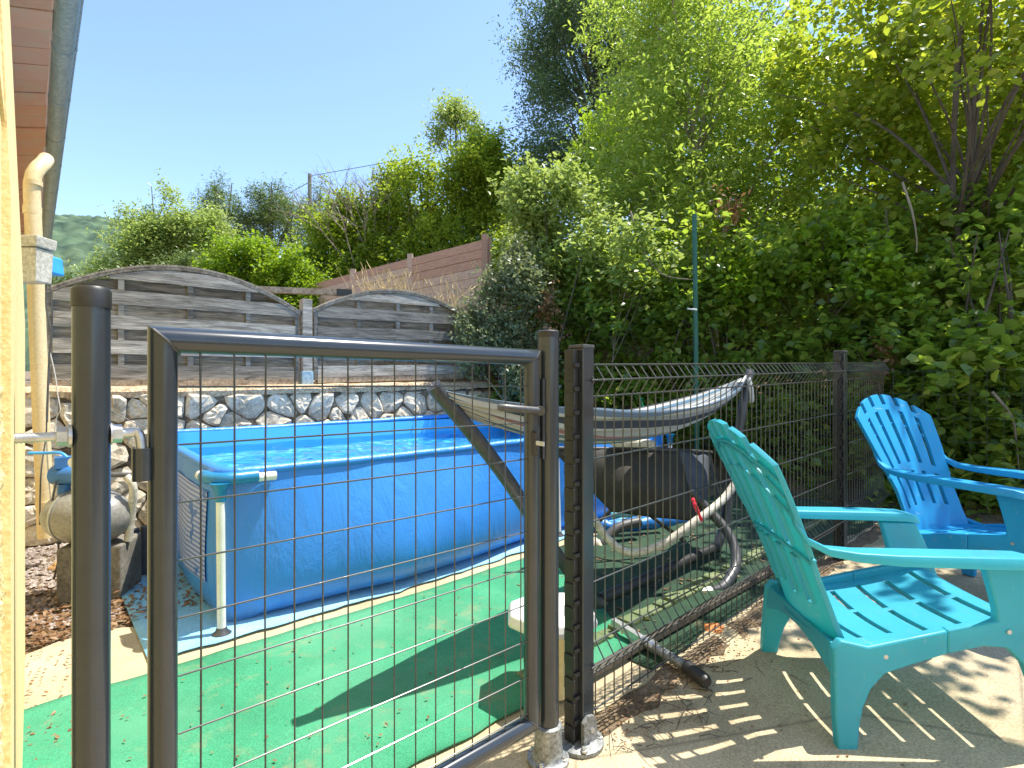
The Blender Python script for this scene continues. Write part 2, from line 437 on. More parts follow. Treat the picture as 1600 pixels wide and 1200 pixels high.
def plastic(name, c1, c2, tr, trc):
    m, t, p, out = newmat(name)
    n = tex(t, 'NOISE', 4, 6, 0.6)
    c = ramp(t, n, [(0.3, c1), (0.7, c2)])
    n2 = tex(t, 'NOISE', 25, 6, 0.7)
    c = mixc(t, ramp(t, n2, [(0.56, (0, 0, 0)), (0.78, (0.4, 0.4, 0.4))]), c, (0.25, 0.45, 0.5))
    n3 = tex(t, 'NOISE', 9, 9, 0.8)
    c = mixc(t, ramp(t, n3, [(0.57, (0, 0, 0)), (0.72, (0.45, 0.45, 0.45))]), c, (0.10, 0.16, 0.15))
    n4 = tex(t, 'NOISE', 55, 2, 0.5, (1, .06, .3))
    c = mixc(t, ramp(t, n4, [(0.70, (0, 0, 0)), (0.74, (0.35, 0.35, 0.35))]), c, (0.45, 0.6, 0.65))
    t.links.new(c, p.inputs['Base Color']); p.inputs['Roughness'].default_value = 0.42
    bump(t, p, tex(t, 'NOISE', 220, 3, 0.6), 0.12, 0.001)
    tl = t.nodes.new('ShaderNodeBsdfTranslucent'); tl.inputs[0].default_value = (*trc, 1)
    mx = t.nodes.new('ShaderNodeMixShader'); mx.inputs[0].default_value = tr
    t.links.new(p.outputs[0], mx.inputs[1]); t.links.new(tl.outputs[0], mx.inputs[2]); t.links.new(mx.outputs[0], out.inputs[0])
    return m
M['chair_teal'] = plastic('resin_blue_teal_lit', (0.050, 0.42, 0.58), (0.07, 0.49, 0.66), 0.36, (0.01, 0.66, 0.60))  # blue resin; teal of light passing through is put into the colour
M['chair_blue'] = plastic('resin_blue', (0.010, 0.33, 0.64), (0.018, 0.40, 0.74), 0.2, (0.01, 0.50, 0.8))

def leafmat(name, cols, trc, tr=0.42, rough=0.42, spec=0.5):
    m, t, p, out = newmat(name)
    a = t.nodes.new('ShaderNodeAttribute'); a.attribute_name = 'rnd'
    c = ramp(t, a.outputs['Fac'], cols)
    t.links.new(c, p.inputs['Base Color']); p.inputs['Roughness'].default_value = rough
    p.inputs['Specular IOR Level'].default_value = spec
    tl = t.nodes.new('ShaderNodeBsdfTranslucent')
    c2 = mixc(t, 0.6, c, trc)
    t.links.new(c2, tl.inputs[0])
    mx = t.nodes.new('ShaderNodeMixShader'); mx.inputs[0].default_value = tr
    t.links.new(p.outputs[0], mx.inputs[1]); t.links.new(tl.outputs[0], mx.inputs[2]); t.links.new(mx.outputs[0], out.inputs[0])
    return m
L = {}
L['ash'] = leafmat('leaf_ash', [(0, (0.13, 0.21, 0.035)), (0.5, (0.26, 0.35, 0.06)), (1, (0.42, 0.48, 0.11))], (0.68, 0.85, 0.10), 0.5, 0.34, 0.7)
L['hazel'] = leafmat('leaf_hazel', [(0, (0.10, 0.17, 0.025)), (0.55, (0.21, 0.29, 0.04)), (1, (0.46, 0.42, 0.07))], (0.70, 0.78, 0.04), 0.5, 0.34, 0.7)
L['ivy'] = leafmat('leaf_bramble', [(0, (0.07, 0.145, 0.030)), (0.55, (0.165, 0.26, 0.05)), (1, (0.42, 0.42, 0.10))], (0.62, 0.80, 0.06), 0.52, 0.32, 0.7)
L['dark'] = leafmat('leaf_holm', [(0, (0.05, 0.10, 0.05)), (0.7, (0.10, 0.16, 0.08)), (1, (0.22, 0.27, 0.08))], (0.26, 0.40, 0.10), 0.35)
L['grey'] = leafmat('leaf_greyish', [(0, (0.10, 0.15, 0.07)), (0.6, (0.22, 0.26, 0.14)), (1, (0.42, 0.36, 0.20))], (0.42, 0.48, 0.14), 0.35)
L['bright'] = leafmat('leaf_bright', [(0, (0.09, 0.19, 0.012)), (0.5, (0.17, 0.29, 0.018)), (1, (0.30, 0.37, 0.03))], (0.50, 0.70, 0.03), 0.45)
L['shrub'] = leafmat('leaf_shrub', [(0, (0.09, 0.16, 0.02)), (0.5, (0.19, 0.28, 0.03)), (1, (0.35, 0.40, 0.05))], (0.60, 0.74, 0.04), 0.48)
L['robinia'] = leafmat('leaf_robinia', [(0, (0.14, 0.22, 0.05)), (0.5, (0.26, 0.35, 0.09)), (1, (0.40, 0.48, 0.15))], (0.62, 0.75, 0.14), 0.42)
L['pine'] = leafmat('leaf_pine', [(0, (0.09, 0.14, 0.04)), (0.5, (0.17, 0.23, 0.06)), (1, (0.28, 0.29, 0.09))], (0.20, 0.32, 0.06), 0.3)
L['dry'] = leafmat('leaf_dry', [(0, (0.16, 0.08, 0.04)), (0.5, (0.28, 0.16, 0.08)), (1, (0.42, 0.28, 0.14))], (0.4, 0.2, 0.05), 0.3)

# ---------------------------------------------------------------- vegetation helpers
def leaf_object(name, mat, parent, C, size, aspect=0.55, up=0.5, droop=0.0, seed=0, rich=True):
    """one mesh of real leaves centred on the points C"""
    g = np.random.default_rng(seed + 101)
    n = len(C)
    nm = g.normal(size=(n, 3)); nm[:, 2] = np.abs(nm[:, 2]) * (1 + up) + up
    nm /= np.linalg.norm(nm, axis=1)[:, None]
    t = g.normal(size=(n, 3)); t[:, 2] -= droop
    t -= nm * (t * nm).sum(1)[:, None]
    t /= np.linalg.norm(t, axis=1)[:, None]
    b = np.cross(nm, t)
    Ls = (size * g.uniform(0.6, 1.25, n))[:, None]
    W = Ls * aspect * 0.5
    if rich:
        P = np.stack([C - t * Ls * .5,
                      C - t * Ls * .18 + b * W + nm * Ls * .06, C - t * Ls * .18 - b * W + nm * Ls * .06,
                      C + t * Ls * .2 + b * W * .75 + nm * Ls * .03, C + t * Ls * .2 - b * W * .75 + nm * Ls * .03,
                      C + t * Ls * .5 - nm * Ls * .10, C - nm * Ls * .02 + t * 0], axis=1)
        k = 7
        tri = np.array([[0, 1, 6], [1, 3, 6], [3, 5, 6], [0, 6, 2], [2, 6, 4], [4, 6, 5]])
    else:
        P = np.stack([C - t * Ls * .5, C + b * W + nm * Ls * .07, C + t * Ls * .5, C - b * W + nm * Ls * .07], axis=1)
        k = 4
        tri = np.array([[0, 1, 2], [0, 2, 3]])
    nf = len(tri)
    F = (tri[None] + (np.arange(n) * k)[:, None, None]).reshape(-1)
    me = bpy.data.meshes.new(name)
    me.vertices.add(n * k)
    me.vertices.foreach_set('co', P.reshape(-1).astype(np.float32))
    me.loops.add(n * nf * 3)
    me.loops.foreach_set('vertex_index', F.astype(np.int32))
    me.polygons.add(n * nf)
    me.polygons.foreach_set('loop_start', (np.arange(n * nf) * 3).astype(np.int32))
    me.polygons.foreach_set('loop_total', np.full(n * nf, 3, dtype=np.int32))
    at_ = me.attributes.new('rnd', 'FLOAT', 'FACE')
    r = np.clip(g.beta(2, 2.4, n) , 0, 1)
    at_.data.foreach_set('value', np.repeat(r, nf).astype(np.float32))
    me.update(calc_edges=True)
    return link(name, me, mat, parent)

def cloud(blobs, n, clump=0.18, per=14, shell=0.55, seed=0, flat=0.7):
    """leaf positions: clumps scattered through blobs = (centre, (a,b,c), weight); a along sight-right, b along sight, c up"""
    g = np.random.default_rng(seed)
    ws = np.array([b[1][0] * b[1][1] ** .5 * b[1][2] * b[2] for b in blobs]); ws = ws / ws.sum()
    cnt = g.multinomial(max(1, n // per), ws)
    out = []
    for (c, rr, _), k in zip(blobs, cnt):
        if k == 0: continue
        R3 = np.array([np.array(RT), np.array(FW), [0, 0, 1.0]])
        rr = np.array(rr)
        m = 11
        ch = g.normal(size=(m, 3)); ch /= np.linalg.norm(ch, axis=1)[:, None]
        ch *= g.uniform(.45, .95, m)[:, None]
        crad = g.uniform(.28, .5, m)
        idx = g.integers(0, m, k)
        v = g.normal(size=(k, 3)); v /= np.linalg.norm(v, axis=1)[:, None]
        rad_ = g.uniform(0, 1, k) ** (1 / 2.2)
        lump = ch[idx] + v * (crad[idx] * rad_)[:, None]
        fill = v * (g.uniform(0, 1, k) ** (1 / 3.0) * .8)[:, None]
        v = np.where((g.uniform(0, 1, k) < shell + .2)[:, None], lump, fill)
        cc = np.array(c)[None] + (v * rr) @ R3
        s = clump * g.uniform(0.5, 1.5, k)
        # sprigs: leaves strung along a short shoot that points up and outwards
        d_ = v * .9 + g.normal(size=(k, 3)) * .55 + np.array([0, 0, .45]); d_ /= np.linalg.norm(d_, axis=1)[:, None]
        d_ = d_ @ R3
        tt = g.uniform(-1, 1.6, size=(k, per))
        off = d_[:, None] * (tt * s[:, None] * 1.25)[:, :, None] + g.normal(size=(k, per, 3)) * (s * .42)[:, None, None] * (1.25 - .45 * tt)[:, :, None] * .8
        out.append((cc[:, None] + off).reshape(-1, 3))
    return np.concatenate(out)

def tree(label, cat, blobs, n, leaf, size, base, mat='bark', r0=0.09, clump=0.2, per=14, seed=0, aspect=0.55, rich=True,
         up=0.5, droop=0.2, name='tree', stems=1, shell=0.55, group=None, limbs=True, flat=.7, lean=(0, 0)):
    root = thing(name, label, cat, base, group=group)
    C = cloud(blobs, n, clump, per, shell, seed, flat)
    leaf_object('crown' if cat == 'tree' else 'foliage', L[leaf], root, C, size, aspect, up, droop, seed, rich)
    if limbs:
        g = random.Random(seed)
        b0 = Vector(base)
        tr = MB()
        for s in range(stems):
            o = b0 + Vector((g.uniform(-.25, .25), g.uniform(-.25, .25), 0)) * (0 if stems == 1 else 1)
            cz = sum(b[0][2] for b in blobs) / len(blobs)
            cx = sum(b[0][0] for b in blobs) / len(blobs); cy = sum(b[0][1] for b in blobs) / len(blobs)
            top = Vector((cx + g.uniform(-.4, .4), cy + g.uniform(-.4, .4), max(b[0][2] + b[1][2] * .5 for b in blobs)))
            mid = o.lerp(top, .5) + Vector((g.uniform(-.3, .3), g.uniform(-.3, .3), 0))
            pts = catmull([o - Vector((0, 0, .15)), o.lerp(mid, .5) + Vector((g.uniform(-.1, .1), g.uniform(-.1, .1), 0)), mid, top], 7)
            m = len(pts)
            tr.tube(pts, [r0 * (1 - .85 * i / (m - 1)) for i in range(m)], 8)
            for (c, rr, _) in blobs:
                for q in range(3 if stems == 1 else 1):
                    e = Vector(c) + RT * g.uniform(-.8, .8) * rr[0] + FW * g.uniform(-.8, .8) * rr[1] + Vector((0, 0, g.uniform(-.3, .8) * rr[2]))
                    i = min(range(m), key=lambda k: abs(pts[k].z - (o.z + (e.z - o.z) * .55)))
                    st = pts[i]
                    pp = catmull([st, st.lerp(e, .45) + Vector((g.uniform(-.15, .15), g.uniform(-.15, .15), .12)) * (e - st).length * .4, e], 5)
                    k_ = len(pp); ra = r0 * .4
                    tr.tube(pp, [ra * (1 - .85 * j / (k_ - 1)) for j in range(k_)], 5)
        tr.build('trunk' if cat == 'tree' else 'stems', M[mat], root, smooth=True)
    return root

# ---------------------------------------------------------------- terrain
def hgt(u, v):
    low = 0.03 * max(0.0, min(u, 5.2) - 1.6)
    if v > 5.27:
        k = min(1.0, (v - 5.27) / 0.02)
        up_ = 1.13 + 0.33 * max(0.0, min(u, 12) - 1.9) + 0.25 * max(0.0, min(u, 40) - 12) * .6 + .02 * max(0, v - 12)
        return up_
    bank = 0.0
    if u > 5.5:
        bank = 0.42 * (min(u, 14) - 5.5) + 0.12 * max(0, min(u, 60) - 14)
    return low + bank

us = sorted(set([-400, -150, -60, -25, -12, -6, -3] + [round(-1 + .25 * i, 3) for i in range(33)] + [7.5 + .7 * i for i in range(16)] + [20, 25, 32, 45, 70, 120, 250, 600, 1200]))
vv = sorted(set([-400, -120, -40, -15, -8] + [round(-4 + .4 * i, 3) for i in range(24)] + [5.265, 5.275] + [5.6 + .5 * i for i in range(18)] + [15, 17, 20, 25, 32, 45, 70, 120, 250, 600, 1200]))
vs_ = []; fs_ = []
for v in vv:
    for u in us:
        j = 0.0
        if -1 < u < 3 and 3.0 < v < 5.1:
            j = 0.012 * noise.noise(Vector((u * 3, v * 3, 0)))
        elif u > 5.6 or v > 5.5:
            j = 0.08 * noise.noise(Vector((u * .7, v * .7, 0)))
        vs_.append((u, v, hgt(u, v) - 0.012 + j))
nu = len(us)
for j in range(len(vv) - 1):
    for i in range(nu - 1):
        fs_.append((j * nu + i, j * nu + i + 1, (j + 1) * nu + i + 1, (j + 1) * nu + i))
me = bpy.data.meshes.new('ground'); me.from_pydata(vs_, [], fs_)
tag(link('ground', me, M['earth']), kind='structure')

def sheet(name, poly_fn, u0, u1, nu_, v0fn, v1fn, nv, z, mat, kind=None, jit=0.0, parent=None, thick=0.0):
    mb = MB(); g = []
    for i in range(nu_ + 1):
        u = u0 + (u1 - u0) * i / nu_
        for j in range(nv + 1):
            a = v0fn(u); b = v1fn(u)
            v = a + (b - a) * j / nv
            zz = z + gz(u) + jit * noise.noise(Vector((u * 4, v * 4, 3)))
            g.append((u, v, zz))
    fs = [(i * (nv + 1) + j, (i + 1) * (nv + 1) + j, (i + 1) * (nv + 1) + j + 1, i * (nv + 1) + j + 1) for i in range(nu_) for j in range(nv)]
    mb.add(g, fs)
    o = mb.build(name, mat, parent, smooth=True)
    if thick:
        s = o.modifiers.new('s', 'SOLIDIFY'); s.thickness = thick; s.offset = 1
    if kind: tag(o, kind=kind)
    return o

nz = lambda u, s, a, o=0: a * noise.noise(Vector((u * s, o, 0)))
sheet('terrace', None, -1.5, 5.3, 60, lambda u: -3.0, lambda u: (3.12 + nz(u, 3, .10) + nz(u, 11, .04)) if u < 3.4 else 2.7 - (.9 if u > 4.6 else 0), 24, 0.0, M['concrete'], 'structure')
cp = sheet('green_carpet', None, -0.15, 2.40, 60, lambda u: 1.40 + nz(u, 5, .04), lambda u: 2.55 + nz(u, 6, .012), 24, 0.013, M['carpet'], jit=.005, thick=.005)
for v_ in cp.data.vertices:
    e_ = 1.95 + .62 * (v_.co.y - 1.4); xo_ = v_.co.x; v_.co.x = -.15 + (v_.co.x + .15) * (e_ + .15) / 2.55; v_.co.z += gz(v_.co.x) - gz(xo_)
tag(cp, 'worn bright green outdoor carpet on the concrete behind the gate', 'carpet')
cp = sheet('green_carpet', None, 1.85, 5.25, 44, lambda u: 1.24 + nz(u, 5, .05), lambda u: 2.55 + nz(u, 6, .012), 14, 0.0035, M['shade_tone_carpet'], jit=.004, thick=.005)
tag(cp, 'green carpet under the hammock, its colour darkened for shade', 'carpet')
sheet('', None, 0, 1, 1, lambda u: 0, lambda u: 1, 1, 0, M['carpet']) if False else None
tp = sheet('groundsheet', None, 0.36, 4.62, 70, lambda u: 2.645 + nz(u, 7, .03) + nz(u, 22, .015), lambda u: 5.02, 10, 0.011, M['tarp_blue'], jit=.006, thick=.003)
tag(tp, 'light blue groundsheet edging out from under the pool', 'groundsheet')

sheet('soil', None, 1.36, 4.9, 70, lambda u: 1.11 + nz(u, 4, .05) + nz(u, 14, .04), lambda u: 1.21 + nz(u, 6, .04), 6, 0.003, M['earth'], 'structure', jit=.006, thick=.003)
# ---------------------------------------------------------------- house at the left edge
house = thing('house', 'yellow rendered house with terracotta tile eaves and zinc gutter at the left edge', 'house', (-0.4, 1.0, 0))
def wall_u(z):
    return -0.021 if z < 1.4 else -0.021 - (z - 1.4) * 0.036
zs = [i * .1 - .1 for i in range(38)]
mb = MB()
for (va, vb, mi) in ((0.98, 3.0, 0),):
    vs2 = []
    for z in zs:
        vs2 += [(wall_u(z), va, z), (wall_u(z), vb, z), (-.5, vb, z), (-.5, va, z)]
    fs2 = []
    for i in range(len(zs) - 1):
        for k in range(4):
            fs2.append((i * 4 + k, i * 4 + (k + 1) % 4, (i + 1) * 4 + (k + 1) % 4, (i + 1) * 4 + k))
    n_ = (len(zs) - 1) * 4
    fs2 += [(0, 1, 2, 3), (n_, n_ + 1, n_ + 2, n_ + 3)]
    mb.add(vs2, fs2)
mb.box(-.5, -.14, 3.0, 14, -.1, 3.45)
mb.build('wall', M['plaster'], house)
# roughcast near panel with real lumps
mb = MB()
nV, nZ = 110, 330
g_ = []
for i in range(nZ + 1):
    z = -0.05 + (3.6 + .05) * (i / nZ) if False else -0.05 + 1.55 * i / nZ
    for j in range(nV + 1):
        v = 0.15 + 0.83 * j / nV
        q = Vector((0, v * 60, z * 60))
        a = max(0, noise.noise(q)) * .7 + max(0, noise.noise(q * 2.3)) * .5
        edge = min(1, (0.98 - v) / .03 + .05)
        fade = max(0.12, min(1, (1.35 - z) / .25))
        g_.append((wall_u(z) - .010 + 0.011 * a * edge * fade, v, z))
mb.add(g_, [(i * (nV + 1) + j, i * (nV + 1) + j + 1, (i + 1) * (nV + 1) + j + 1, (i + 1) * (nV + 1) + j) for i in range(nZ) for j in range(nV)])
mb.build('rough_render', M['roughcast'], house, smooth=True)
mb = MB()
mb.box(-.5, -.03, -1.5, .979, -.1, 1.5)
vs2 = []
for z in zs:
    if z < 1.45: continue
    vs2 += [(wall_u(z) - .002, -1.5, z), (wall_u(z) - .002, .979, z), (-.5, .979, z), (-.5, -1.5, z)]
k4 = len(vs2) // 4
mb.add(vs2, [(i * 4 + k, i * 4 + (k + 1) % 4, (i + 1) * 4 + (k + 1) % 4, (i + 1) * 4 + k) for i in range(k4 - 1) for k in range(4)] + [(0, 1, 2, 3), (k4 * 4 - 4, k4 * 4 - 3, k4 * 4 - 2, k4 * 4 - 1)])
mb.build('wall', M['plaster'], house)
# genoise tiles under the eaves
mb = MB(); g = random.Random(3); ttn = []
v = -1.5
while v < 13.8:
    wd = 0.262 + g.uniform(-.012, .012)
    e = 0.094 + g.uniform(-.009, .009); dz = g.uniform(0, .018)
    poly = [(-.16, 3.47 + dz), (e, 3.545 + dz), (e, 3.565 + dz), (-.16, 3.50 + dz)]
    mb.prism(poly, lambda a, b, h: (a, h, b), v + .005, v + wd - .005, 0)
    v += wd; ttn += [g.random()] * 6
o = mb.build('eaves_tiles', M['terracotta'], house)
rnd_attr(o, ttn)
mb = MB()
mb.box(-.5, .085, -1.5, 13.8, 3.58, 3.62)
mb.prism([(.12, 3.64), (.12, 3.67), (-5, 5.2), (-5, 5.1)], lambda a, b, h: (a, h, b), -1.5, 13.8)
mb.build('roof', M['terracotta'], house)
# gutter
mb = MB()
gc, gr_, gzz = 0.168, 0.066, 3.585
ring = [(gc + gr_ * math.cos(a), gzz + gr_ * math.sin(a) * 1.1) for a in [math.pi + math.pi * k / 14 for k in range(15)]]
ring_i = [(gc + (gr_ - .004) * math.cos(a), gzz + (gr_ - .004) * math.sin(a) * 1.1) for a in [2 * math.pi - math.pi * k / 14 for k in range(15)]]
vseg = [-1.5 + .93 * k for k in range(18)]
for k in range(len(vseg) - 1):
    s = 1.0
    mb.prism(ring + ring_i, lambda a, b, h: (a, h, b), vseg[k], vseg[k + 1] - .002)
    ro = [(gc + (gr_ + .004) * math.cos(a), gzz + (gr_ + .004) * math.sin(a) * 1.1) for a in [math.pi + math.pi * q / 14 for q in range(15)]]
    ri = [(gc + (gr_ + .0005) * math.cos(a), gzz + (gr_ + .0005) * math.sin(a) * 1.1) for a in [2 * math.pi - math.pi * q / 14 for q in range(15)]]
    mb.prism(ro + ri, lambda a, b, h: (a, h, b), vseg[k] - .012, vseg[k] + .012)
gut = mb.build('gutter', M['zinc'], house, smooth=True)
mb = MB()
mb.tube([(gc + gr_ + .004, -1.5, gzz + .006), (gc + gr_ + .004, 14.3, gzz + .006)], .009, 8)
for v in vseg[1:]:
    mb.box(gc + gr_ - .008, gc + gr_ + .015, v - .012, v + .012, gzz - .012, gzz + .018)
mb.build('gutter_bead', M['zinc'], gut, smooth=True)
# downpipe with offset elbow
PV = 4.55
dp = thing('downpipe', 'cream rainwater downpipe with collars running down beside the house corner', 'downpipe', (0.04, PV, 0))
mb = MB()
pb = at(72, 840, 3.46); pt = at(50, 300, 3.46)
e1 = at(55, 262, 3.46); e2 = at(74, 246, 3.5)
pts = [pb, pb.lerp(pt, .5), pt, at(50, 288, 3.46), at(53, 272, 3.47), at(60, 262, 3.50), at(67, 256, 3.58), at(72, 249, 3.68)]
mb.tube(pts, [.044] * len(pts), 20)
mb.build('pipe', M['pvc_cream'], dp, smooth=True)
for (x, y, h) in ((50.5, 335, .05), (52, 290, .03), (70, 790, .03)):
    mb = MB(); p0 = at(x, y, 3.46)
    mb.tube([p0, p0 + Vector((0, 0, h))], .048, 20)
    mb.build('collar', M['pvc_cream'], dp, smooth=True)
# hopper box on the pipe
hb = thing('junction_box', 'weathered grey box fixed across the downpipe at the house corner', 'box', at(52, 440, 3.25))
mb = MB()
c0 = at(52, 442, 3.25); 
Ml = Matrix.Translation(c0)
for (w0, w1, z0, z1) in ((.056, .062, 0, .20), (.070, .075, .205, .27)):
    vs2 = []
    for z, ww in ((z0, w0), (z1, w1)):
        for a, b in ((-1, -1), (1, -1), (1, 1), (-1, 1)):
            vs2.append(c0 + RT * a * ww * 1.15 + FW * b * ww + Vector((0, 0, z)))
    mb.add(vs2, [(0, 1, 2, 3), (4, 5, 6, 7), (0, 1, 5, 4), (1, 2, 6, 5), (2, 3, 7, 6), (3, 0, 4, 7)])
mb.build('box_body', M['pvc_grey'], hb, bevel=.006)
mb = MB()
c1 = at(82, 430, 3.6)
mb.add([c1 + RT * a + FW * b + Vector((0, 0, z)) for (a, b, z) in ((-.05, -.05, 0), (.045, -.05, .0), (.045, .05, .0), (-.05, .05, 0), (-.05, -.05, .13), (.03, -.05, .12), (.03, .05, .12), (-.05, .05, .13))],
       [(0, 1, 2, 3), (4, 5, 6, 7), (0, 1, 5, 4), (1, 2, 6, 5), (2, 3, 7, 6), (3, 0, 4, 7)])
tag(mb.build('plastic_cap', M['bright_blue'], None, bevel=.012), 'bright blue plastic cap peeping out behind the grey box', 'cap')
# cables
def cable(pxs, d, r, mat, label):
    mb = MB(); mb.tube(catmull([at(x, y, d + dd) for x, y, dd in pxs], 8), r, 6)
    tag(mb.build('cable', mat, None, smooth=True), label, 'cable')
cable([(73, 425, 0), (72, 480, 0), (80, 520, 0), (76, 570, 0), (73, 640, 0), (72, 680, 0), (64, 740, -.05), (62, 820, 0)], 3.3, .004, M['cable'], 'black cable dangling from the grey box down the downpipe')
cable([(76, 425, 0), (80, 470, 0), (82, 500, 0), (78, 550, 0), (76, 590, 0), (74, 660, 0)], 3.34, .004, M['cable'], 'second black cable looping beside the downpipe')
cable([(78, 550, 0), (86, 585, 0), (90, 615, 0), (94, 640, 0), (88, 655, 0), (84, 690, 0)], 3.34, .003, M['cable_white'], 'thin white cable with a small plug next to the downpipe')
cable([(78, 580, 0), (112, 600, 0), (180, 645, .1), (235, 672, .2)], 3.5, .003, M['cable'], 'thin cable slanting across the stone wall behind the left gate post')

# ---------------------------------------------------------------- stone retaining wall
SW = thing('stone_wall', 'rubble limestone retaining wall behind the pool, topped with mortar', 'wall', (2.2, 5.2, 0))
mb = MB()
mb.box(-.13, 5.6, 5.165, 5.262, -.05, 1.10)
mb.build('mortar', M['mortar'], SW)
mb = MB(); gg = []
nx_, = (120,)
for i in range(nx_ + 1):
    u = -.13 + 5.7 * i / nx_
    zt = 1.13 + .02 * max(0, u - 1) + .012 * noise.noise(Vector((u * 5, 0, 0)))
    f = 5.125 + .02 * noise.noise(Vector((u * 6, 4, 0)))
    gg += [(u, f, zt - .07 - .03 * abs(noise.noise(Vector((u * 4, 9, 0))))), (u, f - .008, zt - .03), (u, f + .015, zt), (u, 5.24, zt + .012), (u, 5.45, zt + .01), (u, 5.45, zt - .1)]
mb.add(gg, [(i * 6 + k, (i + 1) * 6 + k, (i + 1) * 6 + k + 1, i * 6 + k + 1) for i in range(nx_) for k in range(5)])
mb.build('coping', M['cap_mortar'], SW, smooth=True)
# stones: clipped voronoi cells with faceted faces
def vor_cells(pts, bounds):
    cells = []
    for i, p in enumerate(pts):
        poly = [(bounds[0], bounds[2]), (bounds[1], bounds[2]), (bounds[1], bounds[3]), (bounds[0], bounds[3])]
        for j, q in enumerate(pts):
            if i == j or abs(p[0] - q[0]) > .8 or abs(p[1] - q[1]) > .8: continue
            mx_, mz_ = (p[0] + q[0]) / 2, (p[1] + q[1]) / 2
            dx, dz = q[0] - p[0], q[1] - p[1]
            out = []
            for k in range(len(poly)):
                a = poly[k]; b = poly[(k + 1) % len(poly)]
                sa = (a[0] - mx_) * dx + (a[1] - mz_) * dz; sb = (b[0] - mx_) * dx + (b[1] - mz_) * dz
                if sa <= 0: out.append(a)
                if (sa < 0) != (sb < 0):
                    t = sa / (sa - sb); out.append((a[0] + (b[0] - a[0]) * t, a[1] + (b[1] - a[1]) * t))
            poly = out
            if len(poly) < 3: break
        if len(poly) >= 3: cells.append((p, poly))
    return cells
g = random.Random(5)
pts = []
for r_ in range(6):
    z = .06 + r_ * .178
    u = -.1 + g.uniform(0, .2)
    while u < 5.5:
        pts.append((u, z + g.uniform(-.06, .06)))
        if g.random() < .3: pts.append((u + g.uniform(.06, .1), z + g.choice((-.09, .09))))
        u += g.uniform(.14, .40)
stones = MB()
for (p, poly) in vor_cells(pts, (-.12, 5.55, 0, 1.085)):
    cx = sum(q[0] for q in poly) / len(poly); cz = sum(q[1] for q in poly) / len(poly)
    # resample & round the outline
    n = 14; ringv = []
    per = []
    for k in range(n):
        a = 2 * math.pi * k / n + g.uniform(-.1, .1); dx, dz = math.cos(a), math.sin(a)
        best = 1e9
        for i in range(len(poly)):
            x1, z1 = poly[i]; x2, z2 = poly[(i + 1) % len(poly)]
            ex, ez = x2 - x1, z2 - z1
            den = dx * ez - dz * ex
            if abs(den) < 1e-9: continue
            t = ((x1 - cx) * ez - (z1 - cz) * ex) / den
            s = ((x1 - cx) * dz - (z1 - cz) * dx) / den
            if t > 0 and -1e-6 <= s <= 1.000001: best = min(best, t)
        if best > 5: best = .06
        per.append((dx, dz, best))
    md = sum(q[2] for q in per) / n
    per = [(a, b, min(c, md * 1.32)) for a, b, c in per]
    dep = g.uniform(.03, .06); y0 = 5.168
    tx, tz = g.uniform(-.25, .25), g.uniform(-.35, .25)
    V_ = []
    for lv, (f, dd) in enumerate(((.965, 0), (.95, .55), (.76, .90), (.38, 1.0))):
        for (a, b, c) in per:
            x = cx + a * c * f; z = cz + b * c * f
            y = y0 - dep * dd - (tx * (x - cx) + tz * (z - cz)) * (dd) + (g.uniform(-.010, .010) if lv > 0 else 0.02)
            V_.append((x, y, z))
    V_.append((cx, y0 - dep * 1.02, cz))
    F_ = []
    for lv in range(3):
        for k in range(n):
            k2 = (k + 1) % n
            if g.random() < .5:
                F_ += [(lv * n + k, lv * n + k2, (lv + 1) * n + k2), (lv * n + k, (lv + 1) * n + k2, (lv + 1) * n + k)]
            else:
                F_ += [(lv * n + k, lv * n + k2, (lv + 1) * n + k), (lv * n + k2, (lv + 1) * n + k2, (lv + 1) * n + k)]
    F_ += [(3 * n + k, 3 * n + (k + 1) % n, 4 * n) for k in range(n)]
    stones.add(V_, F_)
stones.build('stones', M['stone'], SW)

